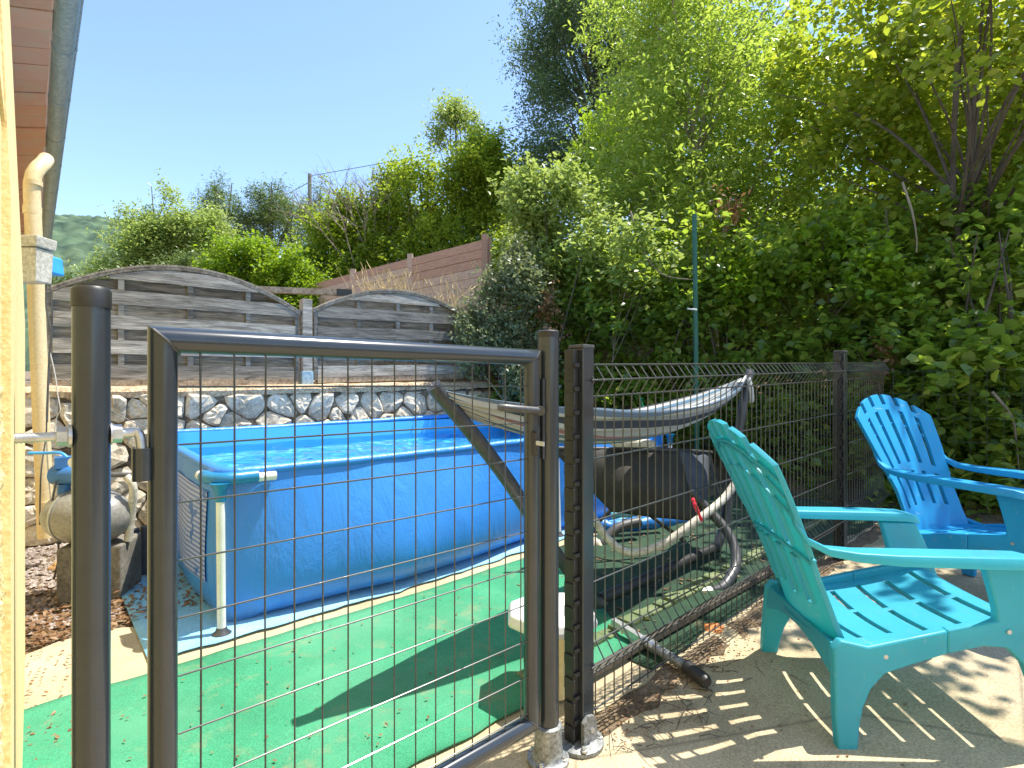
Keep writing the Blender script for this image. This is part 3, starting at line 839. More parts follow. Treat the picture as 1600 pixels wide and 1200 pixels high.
# ---------------------------------------------------------------- arched wooden fence on the wall
def wood_build(boxes, name, mat, parent, seed):
    """boxes = list of (verts, faces); one random tone per board"""
    mb = MB(); g = random.Random(seed); tones = []
    for vs3, fs3 in boxes:
        mb.add(vs3, fs3); tones += [g.random()] * len(fs3)
    o = mb.build(name, mat, parent)
    rnd_attr(o, tones)
    return o
FY = 5.30
def arch_panel(u0, u1, zb0, zb1, ze0, ze1, zc, seed, parent):
    g = random.Random(seed)
    W_ = u1 - u0
    top = lambda u: (ze0 + (ze1 - ze0) * (u - u0) / W_) + (zc - (ze0 + ze1) / 2) * (1 - (2 * (u - u0) / W_ - 1) ** 2)
    bot = lambda u: zb0 + (zb1 - zb0) * (u - u0) / W_
    root = parent
    boards = []
    def board(z0, z1, y0, y1, seed_):
        # z0,z1 measured above bottom line; clipped to the arch
        n = 26; V_ = []; sec = []
        for i in range(n + 1):
            u = u0 + .035 + (W_ - .07) * i / n
            wob = .004 * noise.noise(Vector((u * 2, seed_, 0)))
            a = bot(u) + z0 + wob + .003 * noise.noise(Vector((u * 9, seed_ + 5, 0))); b = min(bot(u) + z1 + wob + .004 * noise.noise(Vector((u * 7, seed_ + 9, 0))), top(u) - .035)
            if b - a < .008: continue
            warp = .008 * noise.noise(Vector((u * 1.2, seed_ * 3.1, 0)))
            sec.append([(u, y0 + warp, a), (u, y0 + warp, b), (u, y1 + warp, b), (u, y1 + warp, a)])
        if len(sec) < 3: return
        V_ = [q for s in sec for q in s]; F_ = []
        for i in range(len(sec) - 1):
            for k in range(4):
                F_.append((i * 4 + k, i * 4 + (k + 1) % 4, (i + 1) * 4 + (k + 1) % 4, (i + 1) * 4 + k))
        F_ += [(0, 1, 2, 3), tuple(len(V_) - 4 + k for k in range(4))]
        boards.append((V_, F_))
    per = .198
    for k in range(6):
        board(.03 + k * per, .03 + k * per + .112, FY - .040, FY - .026, seed * 10 + k)
    for k in range(6):
        board(.115 + k * per, .115 + k * per + .118, FY + .020, FY + .034, seed * 10 + 50 + k)
    wood_build(boards, 'slats', M['wood'], root, seed)
    bt = []
    mb = MB()
    for k in range(1, 4):
        u = u0 + W_ * k / 4 + g.uniform(-.015, .015)
        b_ = bot(u); t_ = top(u) - .03
        mb.box(u - .02, u + .02, FY - .0245, FY + .0185, b_ + .02, t_)
    for u in (u0 + .0, u1 - .034):
        mb.box(u, u + .034, FY - .034, FY + .028, bot(u), top(u) + .0)
    o = mb.build('battens', M['wood'], root); rnd_attr(o, seed=seed)
    # bottom rail
    mb = MB(); n = 20; vs3 = []
    for i in range(n + 1):
        u = u0 + .035 + (W_ - .07) * i / n
        vs3 += [(u, FY - .036, bot(u) - .03), (u, FY - .036, bot(u) + .026), (u, FY + .03, bot(u) + .026), (u, FY + .03, bot(u) - .03)]
    mb.add(vs3, [(i * 4 + k, i * 4 + (k + 1) % 4, (i + 1) * 4 + (k + 1) % 4, (i + 1) * 4 + k) for i in range(n) for k in range(4)] + [(0, 1, 2, 3), (n * 4, n * 4 + 1, n * 4 + 2, n * 4 + 3)])
    mb.build('bottom_rail', M['wood_lath'], root)
    # bent laths along the arch
    mb = MB()
    for (z0, z1, y0, y1) in ((-.030, -.006, FY - .042, FY - .020), (-.004, .012, FY - .046, FY + .034), (-.030, -.006, FY + .014, FY + .032)):
        vs3 = []
        for i in range(n * 2 + 1):
            u = u0 - .01 + (W_ + .02) * i / (n * 2); t_ = top(min(max(u, u0), u1))
            vs3 += [(u, y0, t_ + z0), (u, y0, t_ + z1), (u, y1, t_ + z1), (u, y1, t_ + z0)]
        m_ = n * 2
        mb.add(vs3, [(i * 4 + k, i * 4 + (k + 1) % 4, (i + 1) * 4 + (k + 1) % 4, (i + 1) * 4 + k) for i in range(m_) for k in range(4)] + [(0, 1, 2, 3), (m_ * 4, m_ * 4 + 1, m_ * 4 + 2, m_ * 4 + 3)])
    mb.build('arch_lath', M['wood_lath'], root)
for (lab, a) in (('wide weathered grey arched wooden fence panel left of the timber post, above the pool', (.08, 1.93, 1.165, 1.185, 1.86, 1.86, 2.15, 1)),
                 ('smaller-looking grey arched wooden fence panel right of the timber post, ending in the bushes', (2.08, 3.93, 1.20, 1.26, 1.90, 1.99, 2.19, 2))):
    fp = thing('arched_fence_panel', lab, 'fence panel', (a[0], FY, 1.2), group='arched wooden fence panels on the stone wall')
    arch_panel(*a, fp)
wp = thing('fence_post', 'square weathered timber fence post in a pale metal shoe between the two arched panels', 'post', (2.0, FY, 1.14))
mb = MB(); mb.box(1.958, 2.052, FY - .06, FY + .04, 1.19, 1.99)
o = mb.build('post_timber', M['wood'], wp, bevel=.004); rnd_attr(o, [.9] * len(o.data.polygons))
mb = MB(); mb.box(1.950, 2.06, FY - .066, FY + .046, 1.13, 1.285); mb.build('post_shoe', M['zinc'], wp, bevel=.003)
bw = MB(); p0 = at(395, 452, 5.3); p1 = at(525, 457, 5.75)
dv = (p1 - p0).normalized(); up_ = Vector((0, 0, 1)); sd_ = dv.cross(up_)
def beam(mb, p0, p1, w_, h_, mi=0):
    dv = (p1 - p0).normalized(); sd_ = dv.cross(Vector((0, 0, 1)) if abs(dv.z) < .95 else Vector((.766, -.643, 0))).normalized(); u_ = sd_.cross(dv)
    vs3 = [p + sd_ * a * w_ / 2 + u_ * b * h_ / 2 for p in (p0, p1) for a, b in ((-1, -1), (1, -1), (1, 1), (-1, 1))]
    mb.add(vs3, [(0, 1, 2, 3), (4, 5, 6, 7), (0, 1, 5, 4), (1, 2, 6, 5), (2, 3, 7, 6), (3, 0, 4, 7)], mi)
rt = thing('timber_beam', 'pale timber beam with a dark end lying behind the tops of the arched panels', 'beam', p0)
beam(bw, p0, p1, .06, .06); bw.build('beam_wood', M['wood_lath'], rt)
bw = MB(); beam(bw, p1 + dv * .001, p1 + dv * .16, .07, .07); bw.build('end_cap', M['black_plastic'], rt)

# brown plank fence higher up the slope
bf = thing('plank_fence', 'reddish brown plank fence climbing the slope behind the arched panels', 'fence', at(640, 470, 10.5))
xs = [480, 552, 641, 757]; ds = [12.8, 11.58, 10.36, 9.13]; tops = [445, 425, 402, 372]
xs = [430] + xs; ds = [14.0] + ds; tops = [456] + tops
P_ = [at(x, y, d) for x, y, d in zip(xs, tops, ds)]
for i, p in enumerate(P_):
    mb = MB(); beam(mb, p + Vector((0, 0, -1.5)), p + Vector((0, 0, .06)), .10, .10)
    if i == 4:
        beam(mb, p + Vector((.10, .02, -1.5)), p + Vector((.10, .02, .03)), .05, .10)
    mb.build('post', M['brown_fence' if i == 4 else 'tan_fence'], bf)
for i in range(4):
    a, b = P_[i], P_[i + 1]; mbb = MB(); mbt = MB(); g = random.Random(i)
    for k in range(7):
        z = -.10 - k * .155
        tgt = mbb if (k < (0, 1, 1, 3)[i] or (i == 3 and k < 2)) else mbt
        off = (b - a).normalized() * .04
        A, B = a + off, b - off
        beam(tgt, A + Vector((0, 0, z)), B + Vector((0, 0, z + g.uniform(-.004, .004))), .028 + .006 * (k % 2), .148)
    if mbb.v: mbb.build('planks', M['brown_fence'], bf, bevel=.004)
    mbt.build('planks', M['tan_fence'], bf, bevel=.004)

# dry grass tuft behind the right arched panel
def grass(name, label, cx, d, n, h, wpx, seed, ybase):
    g = random.Random(seed); mb = MB()
    for i in range(n):
        x = cx + g.gauss(0, wpx); dd = d + g.uniform(-.4, .4)
        b = at(x, ybase, dd); ln = h * g.uniform(.5, 1.1)
        lean = Vector((g.gauss(0, .22), g.gauss(0, .22), 1)) * ln
        p1 = b + lean * .5; p2 = b + lean + Vector((g.uniform(-.12, .12), g.uniform(-.12, .12), -.05))
        mb.tube([b, p1, p2], [.004, .003, .001], 3, cap=False)
        if g.random() < .5:
            mb.tube([p2 - (p2 - p1) * .3, p2 + (p2 - p1) * .1], [.008, .003], 4, cap=False)
    tag(mb.build(name, M['straw'], None), label, 'grass', kind='stuff')
grass('dry_grass', 'straw coloured dry grass behind the right arched panel', 612, 8.4, 120, .62, 26, 3, 478)
grass('dry_grass', 'thin dry grass stalks near the bushes at the plank fence', 700, 7.8, 40, .6, 18, 4, 490)

# ---------------------------------------------------------------- pool
PU0, PU1, PV0, PV1 = 0.66, 4.42, 2.79, 4.93
pool = thing('frame_pool', 'blue rectangular above-ground frame pool filled with water beside the green carpet', 'swimming pool', ((PU0 + PU1) / 2, (PV0 + PV1) / 2, 0))
legU = [PU0 - .012, 2.88, PU1 - .03]
def rimz(u, v):
    t = (v - PV0) / (PV1 - PV0)
    return .735 + .045 * t + .01 * gz(u)
loop = []   # outline with rounded corners
RC = .10
def corner(cu, cv, a0):
    return [(cu + RC * math.cos(rad(a0 + q)), cv + RC * math.sin(rad(a0 + q))) for q in (0, 22.5, 45, 67.5, 90)]
pl_ = []
pl_ += corner(PU0 + RC, PV0 + RC, 180)
pl_ += [(PU0 + RC + (PU1 - PU0 - 2 * RC) * k / 48, PV0) for k in range(1, 48)]
pl_ += corner(PU1 - RC, PV0 + RC, 270)
pl_ += [(PU1, PV0 + RC + (PV1 - PV0 - 2 * RC) * k / 22) for k in range(1, 22)]
pl_ += corner(PU1 - RC, PV1 - RC, 0)
pl_ += [(PU1 - RC - (PU1 - PU0 - 2 * RC) * k / 48, PV1) for k in range(1, 48)]
pl_ += corner(PU0 + RC, PV1 - RC, 90)
pl_ += [(PU0, PV1 - RC - (PV1 - PV0 - 2 * RC) * k / 22) for k in range(1, 22)]
N_ = len(pl_)
cu_, cv_ = (PU0 + PU1) / 2, (PV0 + PV1) / 2
def outn(u, v):
    nu_ = 1 if u > PU1 - .11 else (-1 if u < PU0 + .11 else 0)
    nv_ = 1 if v > PV1 - .11 else (-1 if v < PV0 + .11 else 0)
    q = Vector((nu_, nv_, 0))
    return q.normalized() if q.length else q
mb = MB(); vs3 = []; NZ = 18
for j in range(NZ + 1):
    s = j / NZ
    for (u, v) in pl_:
        n_ = outn(u, v)
        edge_u = min(abs(u - a) for a in legU) if abs(n_.y) > .5 else min(abs(v - PV0), abs(v - PV1), abs(v - cv_))
        bul = math.sin(math.pi * min(1, s ** .50)) * (.025 + .155 * min(1, edge_u / .9) ** .8) if n_.length else 0
        if u < PU0 + .11: bul *= .5
        taper = -.03 * (1 - s)
        wr = .006 * noise.noise(Vector((u * 5, v * 5, s * 1.5))) + .004 * noise.noise(Vector((u * 14, v * 14, s * 2)))
        z = .012 + s * (rimz(u, v) - .012) + (gz(u) if s < .5 else gz(u) * .5)
        vs3.append((u + n_.x * (bul + taper + wr), v + n_.y * (bul + taper + wr), z))
mb.add(vs3, [(j * N_ + k, j * N_ + (k + 1) % N_, (j + 1) * N_ + (k + 1) % N_, (j + 1) * N_ + k) for j in range(NZ) for k in range(N_)])
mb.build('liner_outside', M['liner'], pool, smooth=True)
# rim sleeve (rounded) with hanging flap
mb = MB(); prof = []
for a in range(0, 360, 30):
    prof.append((.030 * math.cos(rad(a)), .024 * math.sin(rad(a))))
K = len(prof); vs3 = []
for (u, v) in pl_:
    n_ = outn(u, v)
    for (a, b) in prof:
        w_ = .003 * noise.noise(Vector((u * 6, v * 6, 1)))
        vs3.append((u + n_.x * (a - .012), v + n_.y * (a - .012), rimz(u, v) + b + w_ + gz(u) * .5))
mb.add(vs3, [(i * K + k, ((i + 1) % N_) * K + k, ((i + 1) % N_) * K + (k + 1) % K, i * K + (k + 1) % K) for i in range(N_) for k in range(K)])
rim = mb.build('rim_sleeve', M['liner'], pool, smooth=True)
# inner liner
mb = MB(); vs3 = []
lv = [(.045, .0), (.05, -.06), (.06, -.35), (.09, -.60), (.16, -.655)]
for (ins, dz) in lv:
    for (u, v) in pl_:
        n_ = outn(u, v)
        vs3.append((u - n_.x * ins, v - n_.y * ins, rimz(u, v) + dz))
fs3 = [(j * N_ + k, (j + 1) * N_ + k, (j + 1) * N_ + (k + 1) % N_, j * N_ + (k + 1) % N_) for j in range(len(lv) - 1) for k in range(N_)]
fs3.append(tuple(range((len(lv) - 1) * N_, len(lv) * N_)))
mb.add(vs3, fs3)
lin = mb.build('liner_inside', M['liner_in'], pool, smooth=True)
# water surface with real ripples
mb = MB(); nu_, nv_ = 300, 150; g_ = []
WZ = .655
for j in range(nv_ + 1):
    v = PV0 + .04 + (PV1 - PV0 - .08) * j / nv_
    for i in range(nu_ + 1):
        u = PU0 + .04 + (PU1 - PU0 - .08) * i / nu_
        q = Vector((u, v, 0))
        h = .010 * noise.noise(q * 3.2) + .0062 * noise.noise(q * 7.5 + Vector((3, 1, 0))) + .0015 * noise.noise(q * 16)
        g_.append((u, v, WZ + h))
mb.add(g_, [(j * (nu_ + 1) + i, j * (nu_ + 1) + i + 1, (j + 1) * (nu_ + 1) + i + 1, (j + 1) * (nu_ + 1) + i) for j in range(nv_) for i in range(nu_)])
wat = mb.build('water', M['water'], pool, smooth=True)
try:
    wat.cycles.is_caustics_caster = True
    lin.cycles.is_caustics_receiver = True
    sd.cycles.is_caustics_light = True
except Exception as e:
    print('caustics', e)
# legs
for li, u in enumerate(legU):
    y = PV0 - .045 if li == 0 else PV0 - .05
    mb = MB(); t_ = Vector((u, y + .0, rimz(u, PV0) - .09)); b_ = Vector((u, y - .02, .02 + gz(u)))
    mb.tube([b_, t_], .019, 14)
    lg = mb.build('leg', M['white_steel'], pool, smooth=True)
    mb = MB(); mb.lathe(b_ - Vector((0, 0, .012)), [(.045, 0), (.042, .008), (.026, .02), (.022, .035)], 16)
    mb.build('foot', M['dark_dusty'], lg, smooth=True)
    mb = MB()
    mb.tube([t_ - Vector((0, 0, .03)), t_ + Vector((0, 0, .02)), t_ + Vector((0, 0, .055))], [.023, .027, .045], 14)
    mb.build('leg_joint', M['blue_joint'], lg, smooth=True)
for (u0_, u1_) in ((PU0 + .19, PU0 + .235),):
    mb = MB(); z_ = rimz(1, PV0) - .028
    mb.tube([(u0_ - .06, PV0 - .038, z_), (u1_, PV0 - .038, z_)], .022, 14)
    mb.build('beam_end', M['white_steel'], pool, smooth=True)
mb = MB()
z_ = rimz(0, PV0)
pth = [(PU0 - .045, PV0 + .11), (PU0 - .04, PV0 + .03), (PU0 + .0, PV0 - .03), (PU0 + .05, PV0 - .045), (PU0 + .10, PV0 - .042), (PU0 + .15, PV0 - .04)]
vs3 = []
pc = catmull([Vector((a, b, z_)) for a, b in pth], 5)
mb.tube([p - Vector((0, 0, .02)) for p in pc], [.030] * len(pc), 12)
cj = mb.build('corner_joint', M['blue_joint'], pool, smooth=True)
mb = MB(); c_ = Vector((PU0 - .05, PV0 + .115, z_ - .02)); mb.tube([c_, c_ + Vector((0, .05, 0))], .024, 12); mb.build('beam_end', M['white_steel'], pool, smooth=True)
# printed notice on the short side
mb = MB(); vs3 = []
for i in range(13):
    for j in range(17):
        sn = .22 + .62 * i / 12; a = 3.0 + 1.0 * j / 16
        edge_u = min(abs(a - PV0), abs(a - PV1), abs(a - cv_))
        bl = math.sin(math.pi * min(1, sn ** .50)) * (.025 + .155 * min(1, edge_u / .9) ** .8) * .5 - .03 * (1 - sn) + .007
        vs3.append((PU0 - bl, a, .012 + sn * (rimz(PU0, a) - .012)))
mb.add(vs3, [(i * 17 + j, (i + 1) * 17 + j, (i + 1) * 17 + j + 1, i * 17 + j + 1) for i in range(12) for j in range(16)])
def printmat():
    m, t, p, out = newmat('printed_notice')
    n = tex(t, 'NOISE', 9, 3, .6, (1, 1, 1))
    wv = t.nodes.new('ShaderNodeTexWave'); wv.bands_direction = 'Z'; wv.inputs['Scale'].default_value = 13
    tc = t.nodes.new('ShaderNodeTexCoord'); t.links.new(tc.outputs['Object'], wv.inputs[0])
    c = mixc(t, ramp(t, wv.outputs['Fac'], [(.55, (0, 0, 0)), (.6, (1, 1, 1))]), (0.36, 0.44, 0.72), (0.10, 0.18, 0.55))
    c = mixc(t, ramp(t, n, [(.60, (0, 0, 0)), (.62, (1, 1, 1))]), c, (0.03, 0.14, 0.50))
    t.links.new(c, p.inputs['Base Color']); p.inputs['Roughness'].default_value = .4
    return m
mb.build('printed_notice', printmat(), pool, smooth=True)

# bottle on the far rim
bp = Vector((PU1 - .01, 3.06, rimz(4.4, 3.06) + .055))
bt = thing('bottle', 'green glass bottle with white label standing on the far pool rim', 'bottle', bp)
gm, t, p, _ = newmat('green_glass'); p.inputs['Base Color'].default_value = (0.01, .22, .06, 1); p.inputs['Roughness'].default_value = .08; p.inputs['Transmission Weight'].default_value = .4
mb = MB(); mb.lathe(bp, [(.032, 0), (.036, .01), (.036, .13), (.016, .17), (.014, .215), (.017, .22), (.017, .235)], 16); mb.build('glass', gm, bt, smooth=True)
mb = MB(); mb.lathe(bp, [(.0372, .03), (.0372, .10)], 16); mb.build('bottle_label', M['white_plastic'], bt, smooth=True)

# ---------------------------------------------------------------- pump and tank
tc_ = at(137, 806, 2.95)
pp = thing('pressure_tank_pump', 'grey pressure tank with blue pump on top behind the left gate post', 'pump', (tc_.x, tc_.y, 0))
mb = MB(); prof = []
for k in range(13):
    a = math.pi * k / 12
    prof.append((max(.002, .150 * math.sin(a) ** .7), -.235 * math.cos(a)))
Mx = Matrix.Rotation(-AX - rad(10), 4, 'Z') @ Matrix.Rotation(rad(90), 4, 'Y')
mb.lathe(tc_, prof, 28, M=Mx)
mb.build('tank', M['tank_grey'], pp, smooth=True)
for kx in (-.085, .085):
    mb = MB(); ctr_ = tc_ + (Mx @ Vector((0, 0, kx))); ax_ = (Mx @ Vector((0, 0, 1))).normalized()
    mb.tube([ctr_ - ax_ * .006, ctr_ + ax_ * .006], .1475, 28)
    mb.build('tank_band', M['galv'], pp, smooth=True)
mb = MB(); q_ = at(118, 722, 2.85); mb.tube([q_, q_ - FW * .02], .026, 20); mb.build('pressure_gauge', M['white_plastic'], pp, smooth=True)
mb = MB(); mb.tube(catmull([at(88, 752, 2.9), at(80, 800, 2.88), at(92, 860, 2.9), at(84, 905, 3.0)], 6), .005, 6); mb.build('power_cable', M['cable'], pp, smooth=True)
mb = MB()
c_ = at(100, 742, 2.95)
mb.tube([c_ - RT * .05, c_ + RT * .10], .052, 16); mb.tube([c_ + RT * .10, c_ + RT * .22], .045, 16)
mb.box(-.04, .04, -.04, .04, .04, .10, M=Matrix.Translation(c_))
mb.tube([c_ - Vector((0, 0, .05)), c_ - Vector((0, 0, .12))], .03, 10)
mb.build('pump_motor', M['pump_blue'], pp, smooth=True)
mb = MB()
mb.tube(catmull([at(198, 745, 2.95), at(208, 760, 2.95), at(206, 800, 2.97), at(200, 845, 2.97)], 5), [.02] * 15 + [.02], 10)
mb.build('foot', M['pvc_grey'], pp, smooth=True)
mb = MB()
mb.tube([c_ + RT * .2, at(185, 742, 2.95), at(205, 742, 2.98)], .014, 10)
mb.build('valve', M['cable'], pp, smooth=True)
mb = MB()
mb.tube(catmull([at(45, 708, 3.0), at(70, 708, 3.0), at(95, 708, 2.95), at(108, 718, 2.95)], 5), .008, 8)
mb.build('hose', M['bright_blue'], pp, smooth=True)
bk = at(190, 905, 3.0)
mb = MB()
mb.box(-.14, .16, -.13, .13, 0.0, .29, M=Matrix.Translation((tc_.x + .05, tc_.y, 0)) @ Matrix.Rotation(-.5, 4, 'Z'))
tag(mb.build('plinth_block', M['concrete_block'], None, bevel=.01), 'dusty grey block carrying the pressure tank', 'block')
mb = MB(); 
for (x, dd) in ((211, 3.2), (226, 3.25)):
    b_ = at(x, 602 + 968.3 / dd, dd); mb.tube([b_, b_ + Vector((0, 0, .30))], .022, 12)
tag(mb.build('pipe_stub', M['slate_fabric'], None, smooth=True), 'pair of short grey pipes standing under the pool corner', 'pipes')

# ---------------------------------------------------------------- gate, posts and mesh fence
GV = 1.156
def post_round(name, label, u, v, r, z0, z1, cap):
    o = thing(name, label, 'post', (u, v, 0))
    mb = MB(); mb.tube([(u, v, z0), (u, v, z1 - cap)], r, 32); mb.build('post_tube', M['dark_paint'], o, smooth=True)
    mb = MB(); mb.lathe((u, v, z1 - cap), [(r + .0015, -.0), (r + .0015, cap * .8), (r * .9, cap * .97), (r * .6, cap)], 32); mb.build('cap', M['black_plastic'], o, smooth=True)
    return o
lp = post_round('gate_post', 'thick dark grey round gate post nearest the camera, with black cap and hinge bolt', .0755, GV, .0265, 0, 1.317, .036)
rp = post_round('gate_post', 'slim-looking dark round latch post at the right end of the gate', 1.178, GV, .0325, 0, 1.318, .022)
def flange(u, v, par, r=.033, ang=0):
    mb = MB()
    mb.lathe((u, v, 0), [(.064, .004), (.064, .016), (.052, .020), (r + .013, .03), (r + .010, .05), (r + .009, .115), (r + .003, .12)], 28)
    f = mb.build('base_flange', M['cast'], par, smooth=True)
    for k in range(4):
        mb = MB(); a = ang + k * math.pi / 2
        mb.lathe((u + .052 * math.cos(a), v + .052 * math.sin(a), .018), [(.009, 0), (.009, .006), (.006, .007), (.006, .012)], 6)
        mb.build('bolt', M['galv'], f)
flange(1.178, GV, rp, ang=.4); flange(.076, GV, lp)
# hinge bolt
mb = MB(); zb = 1.066
mb.tube([(-.075, GV, zb), (.115, GV, zb)], .0075, 12)
for k in range(16):
    x = -.074 + k * .005
    mb.tube([(x, GV, zb), (x + .002, GV, zb)], .0086, 10)
for x in (.030, .1035):
    mb.tube([(x, GV, zb), (x + .014, GV, zb)], .016, 6)
mb.tube([(.0445, GV, zb), (.0495, GV, zb)], .019, 14); mb.tube([(.1008, GV, zb), (.1033, GV, zb)], .019, 14)
mb.tube(catmull([(.11, GV, zb), (.135, GV, zb), (.142, GV - .004, zb - .005), (.145, GV - .006, zb - .03)], 6), .0085, 12)
mb.build('hinge_bolt', M['galv'], lp, smooth=True)
gate = thing('garden_gate', 'dark grey tubular gate filled with welded wire mesh between two round posts', 'gate', (.176, GV, 0))
GU0, GU1, GZ0, GZ1, GR = .178, 1.108, .148, 1.233, .0235
mb = MB()
for (p, q, e0, e1) in (((GU0, GZ0), (GU1, GZ0), 1, 1), ((GU0, GZ1), (GU1, GZ1), 1, 1), ((GU0, GZ0), (GU0, GZ1), 1, 1), ((GU1, GZ0), (GU1, GZ1), 1, 1)):
    a = Vector((p[0], GV, p[1])); b = Vector((q[0], GV, q[1]))
    # mitred ends: each ring end is slanted 45 degrees
    seg = 28; vs3 = []
    d_ = (b - a).normalized(); hor = abs(d_.x) > .5
    for end, P0 in ((0, a), (1, b)):
        for k in range(seg):
            an = 2 * math.pi * k / seg
            if hor:
                dz = GR * math.sin(an); dy = GR * math.cos(an)
                inward = dz if p[1] == GZ0 else -dz
                sh = inward if end == 0 else -inward
                vs3.append((P0.x + sh, P0.y + dy, P0.z + dz))
            else:
                dx = GR * math.sin(an); dy = GR * math.cos(an)
                inward = dx if p[0] == GU0 else -dx
                sh = inward if end == 0 else -inward
                vs3.append((P0.x + dx, P0.y + dy, P0.z + sh))
    mb.add(vs3, [(k, (k + 1) % seg, seg + (k + 1) % seg, seg + k) for k in range(seg)])
fr = mb.build('frame', M['dark_paint'], gate, smooth=True)
for (cu, cz) in ((GU0, GZ1), (GU1, GZ1), (GU0, GZ0), (GU1, GZ0)):
    su = 1 if cu == GU0 else -1; sz = -1 if cz == GZ1 else 1
    pts = [(cu + su * GR * f, GV + GR * 1.0 * y, cz + sz * GR * f) for f, y in ((-1, 0), (-.7, -.7), (0, -1), (.7, -.7), (1, 0), (1.1, .2))]
    mb = MB(); mb.tube(pts, [.001, .003, .0035, .004, .0055, .004], 6)
    mb.build('weld_bead', M['dark_dusty'], fr, smooth=True)
mb = MB(); g = random.Random(2)
u = .178 + .060
wr = .00195
while u < GU1 - GR:
    j = g.uniform(-.0015, .0015)
    mb.tube([(u, GV - .003, GZ0 + GR), (u + j, GV - .003, .7), (u, GV - .003, GZ1 - GR + .002)], wr, 6, cap=False)
    u += .0588
z = 1.147
while z > GZ0 + GR:
    mb.tube([(GU0 + GR, GV - .0068, z), ((GU0 + GU1) / 2, GV - .0068, z + g.uniform(-.001, .001)), (GU1 - GR, GV - .0068, z)], wr, 6, cap=False)
    z -= .1065
mb.build('wire_mesh', M['fence_wire'], gate, smooth=True)
mb = MB(); 
mb.tube([(.146, GV - .006, zb - .085), (.146, GV - .006, zb - .027)], .0155, 20)
mb.build('hinge_barrel', M['dark_paint'], gate, smooth=True)
# latch lever and lock
lk = MB(); p0 = at(845, 642, 1.56); p1 = at(778, 636, 1.50)
lk.tube(catmull([p0, p0.lerp(p1, .5) - FW * .01, p1], 5), [.011] * 6 + [.011] * 4 + [.008], 12)
lk.tube([p0 - FW * .012, p0 + FW * .05], .013, 12)
lev = lk.build('latch_lever', M['dark_dusty'], gate, smooth=True)
mb = MB(); p0 = at(836, 693, 1.565); beam(mb, p0 + Vector((0, 0, -.035)), p0 + Vector((0, 0, .035)), .018, .02)
lc = mb.build('lock_plate', M['black_plastic'], gate, bevel=.006)
mb = MB(); k0 = at(838, 692, 1.55); k1 = at(850, 694, 1.52); beam(mb, k0, k1, .004, .012)
mb.build('key', M['galv'], lc)
mb = MB(); mb.box(1.1345, 1.1445, GV - .02, GV - .008, .93, 1.17); mb.build('stop_strip', M['dark_paint'], rp)

# mesh fence
mf = thing('mesh_fence', 'dark grey welded mesh fence panels with folded tops running right from the gate', 'fence', (1.30, 1.15, 0))
FU0, FV = 1.305, 1.15
def sqpost(u, z0, z1, clip=True, base=True):
    mb = MB(); mb.box(u - .012, u + .042, FV - .03, FV + .03, z0, z1)
    p = mb.build('post', M['dark_paint'], mf, bevel=.003)
    mb = MB(); mb.box(u - .014, u + .044, FV - .032, FV + .032, z1, z1 + .012)
    mb.build('cap', M['dark_dusty'], p, bevel=.003)
    if clip:
        mb = MB(); mb.box(u - .040, u - .0125, FV - .012, FV + .024, z0, z1 - .005)
        z = z0 + .04
        while z < z1 - .03:
            mb.box(u - .046, u - .0405, FV - .022, FV + .020, z, z + .035)
            mb.box(u - .038, u - .016, FV - .021, FV - .0125, z + .042, z + .055)
            z += .075
        mb.build('clip_rail', M['black_plastic'], p, bevel=.001)
    if base:
        mb = MB()
        mb.lathe((u + .005, FV, z0), [(.078, .002), (.078, .014), (.06, .02), (.03, .022)], 28)
        for k in (0,):
            vs3 = []
            mb.prism([(-.022, .018), (.040, .018), (.040, .07), (.028, .098), (.0, .105), (-.022, .09)], lambda a, b, h: (u + a, h, z0 + b), FV - .044, FV - .031)
        b = mb.build('base_plate', M['cast'], p, smooth=True)
        for (du, dv_) in ((.050, -.045), (-.035, -.055), (.05, .045), (-.045, .045)):
            mb = MB(); mb.lathe((u + du, FV + dv_, z0 + .018), [(.011, 0), (.011, .006), (.0075, .007), (.0075, .013)], 6)
            mb.build('bolt', M['galv'], b)
        mb = MB(); mb.tube([(u + .012, FV - .044, z0 + .06), (u + .012, FV - .050, z0 + .06)], .009, 6)
        mb.build('bolt', M['galv'], b)
sqpost(FU0 + .005, 0, 1.268)
sqpost(3.76, .06, 1.355, base=False)
def panel(u0, u1, mbz):
    mb = MB()
    zz = [(1.215, 0), (1.165, -.038), (1.110, 0), (.905, 0), (.70, 0), (.50, 0), (.30, 0), (.25, -.038), (.20, 0), (.06, 0)]
    n = int((u1 - u0) / .05)
    for i in range(n + 1):
        u = u0 + i * .05; s = mbz(u)
        mb.tube([(u, FV + dy, z + s) for z, dy in zz] , .0026, 6, cap=False)
    for (z, dy) in zz:
        if z == .06: z = .08
        mb.tube([(u0 - .02, FV + dy - .0045, z + mbz(u0)), (u1 + .01, FV + dy - .0045, z + mbz(u1))], .0032, 6, cap=False)
    mb.build('mesh_panel', M['fence_wire'], mf, smooth=True)
panel(1.345, 3.735, lambda u: .03 * (u - 1.3))
panel(3.80, 4.70, lambda u: .03 * (u - 1.3))

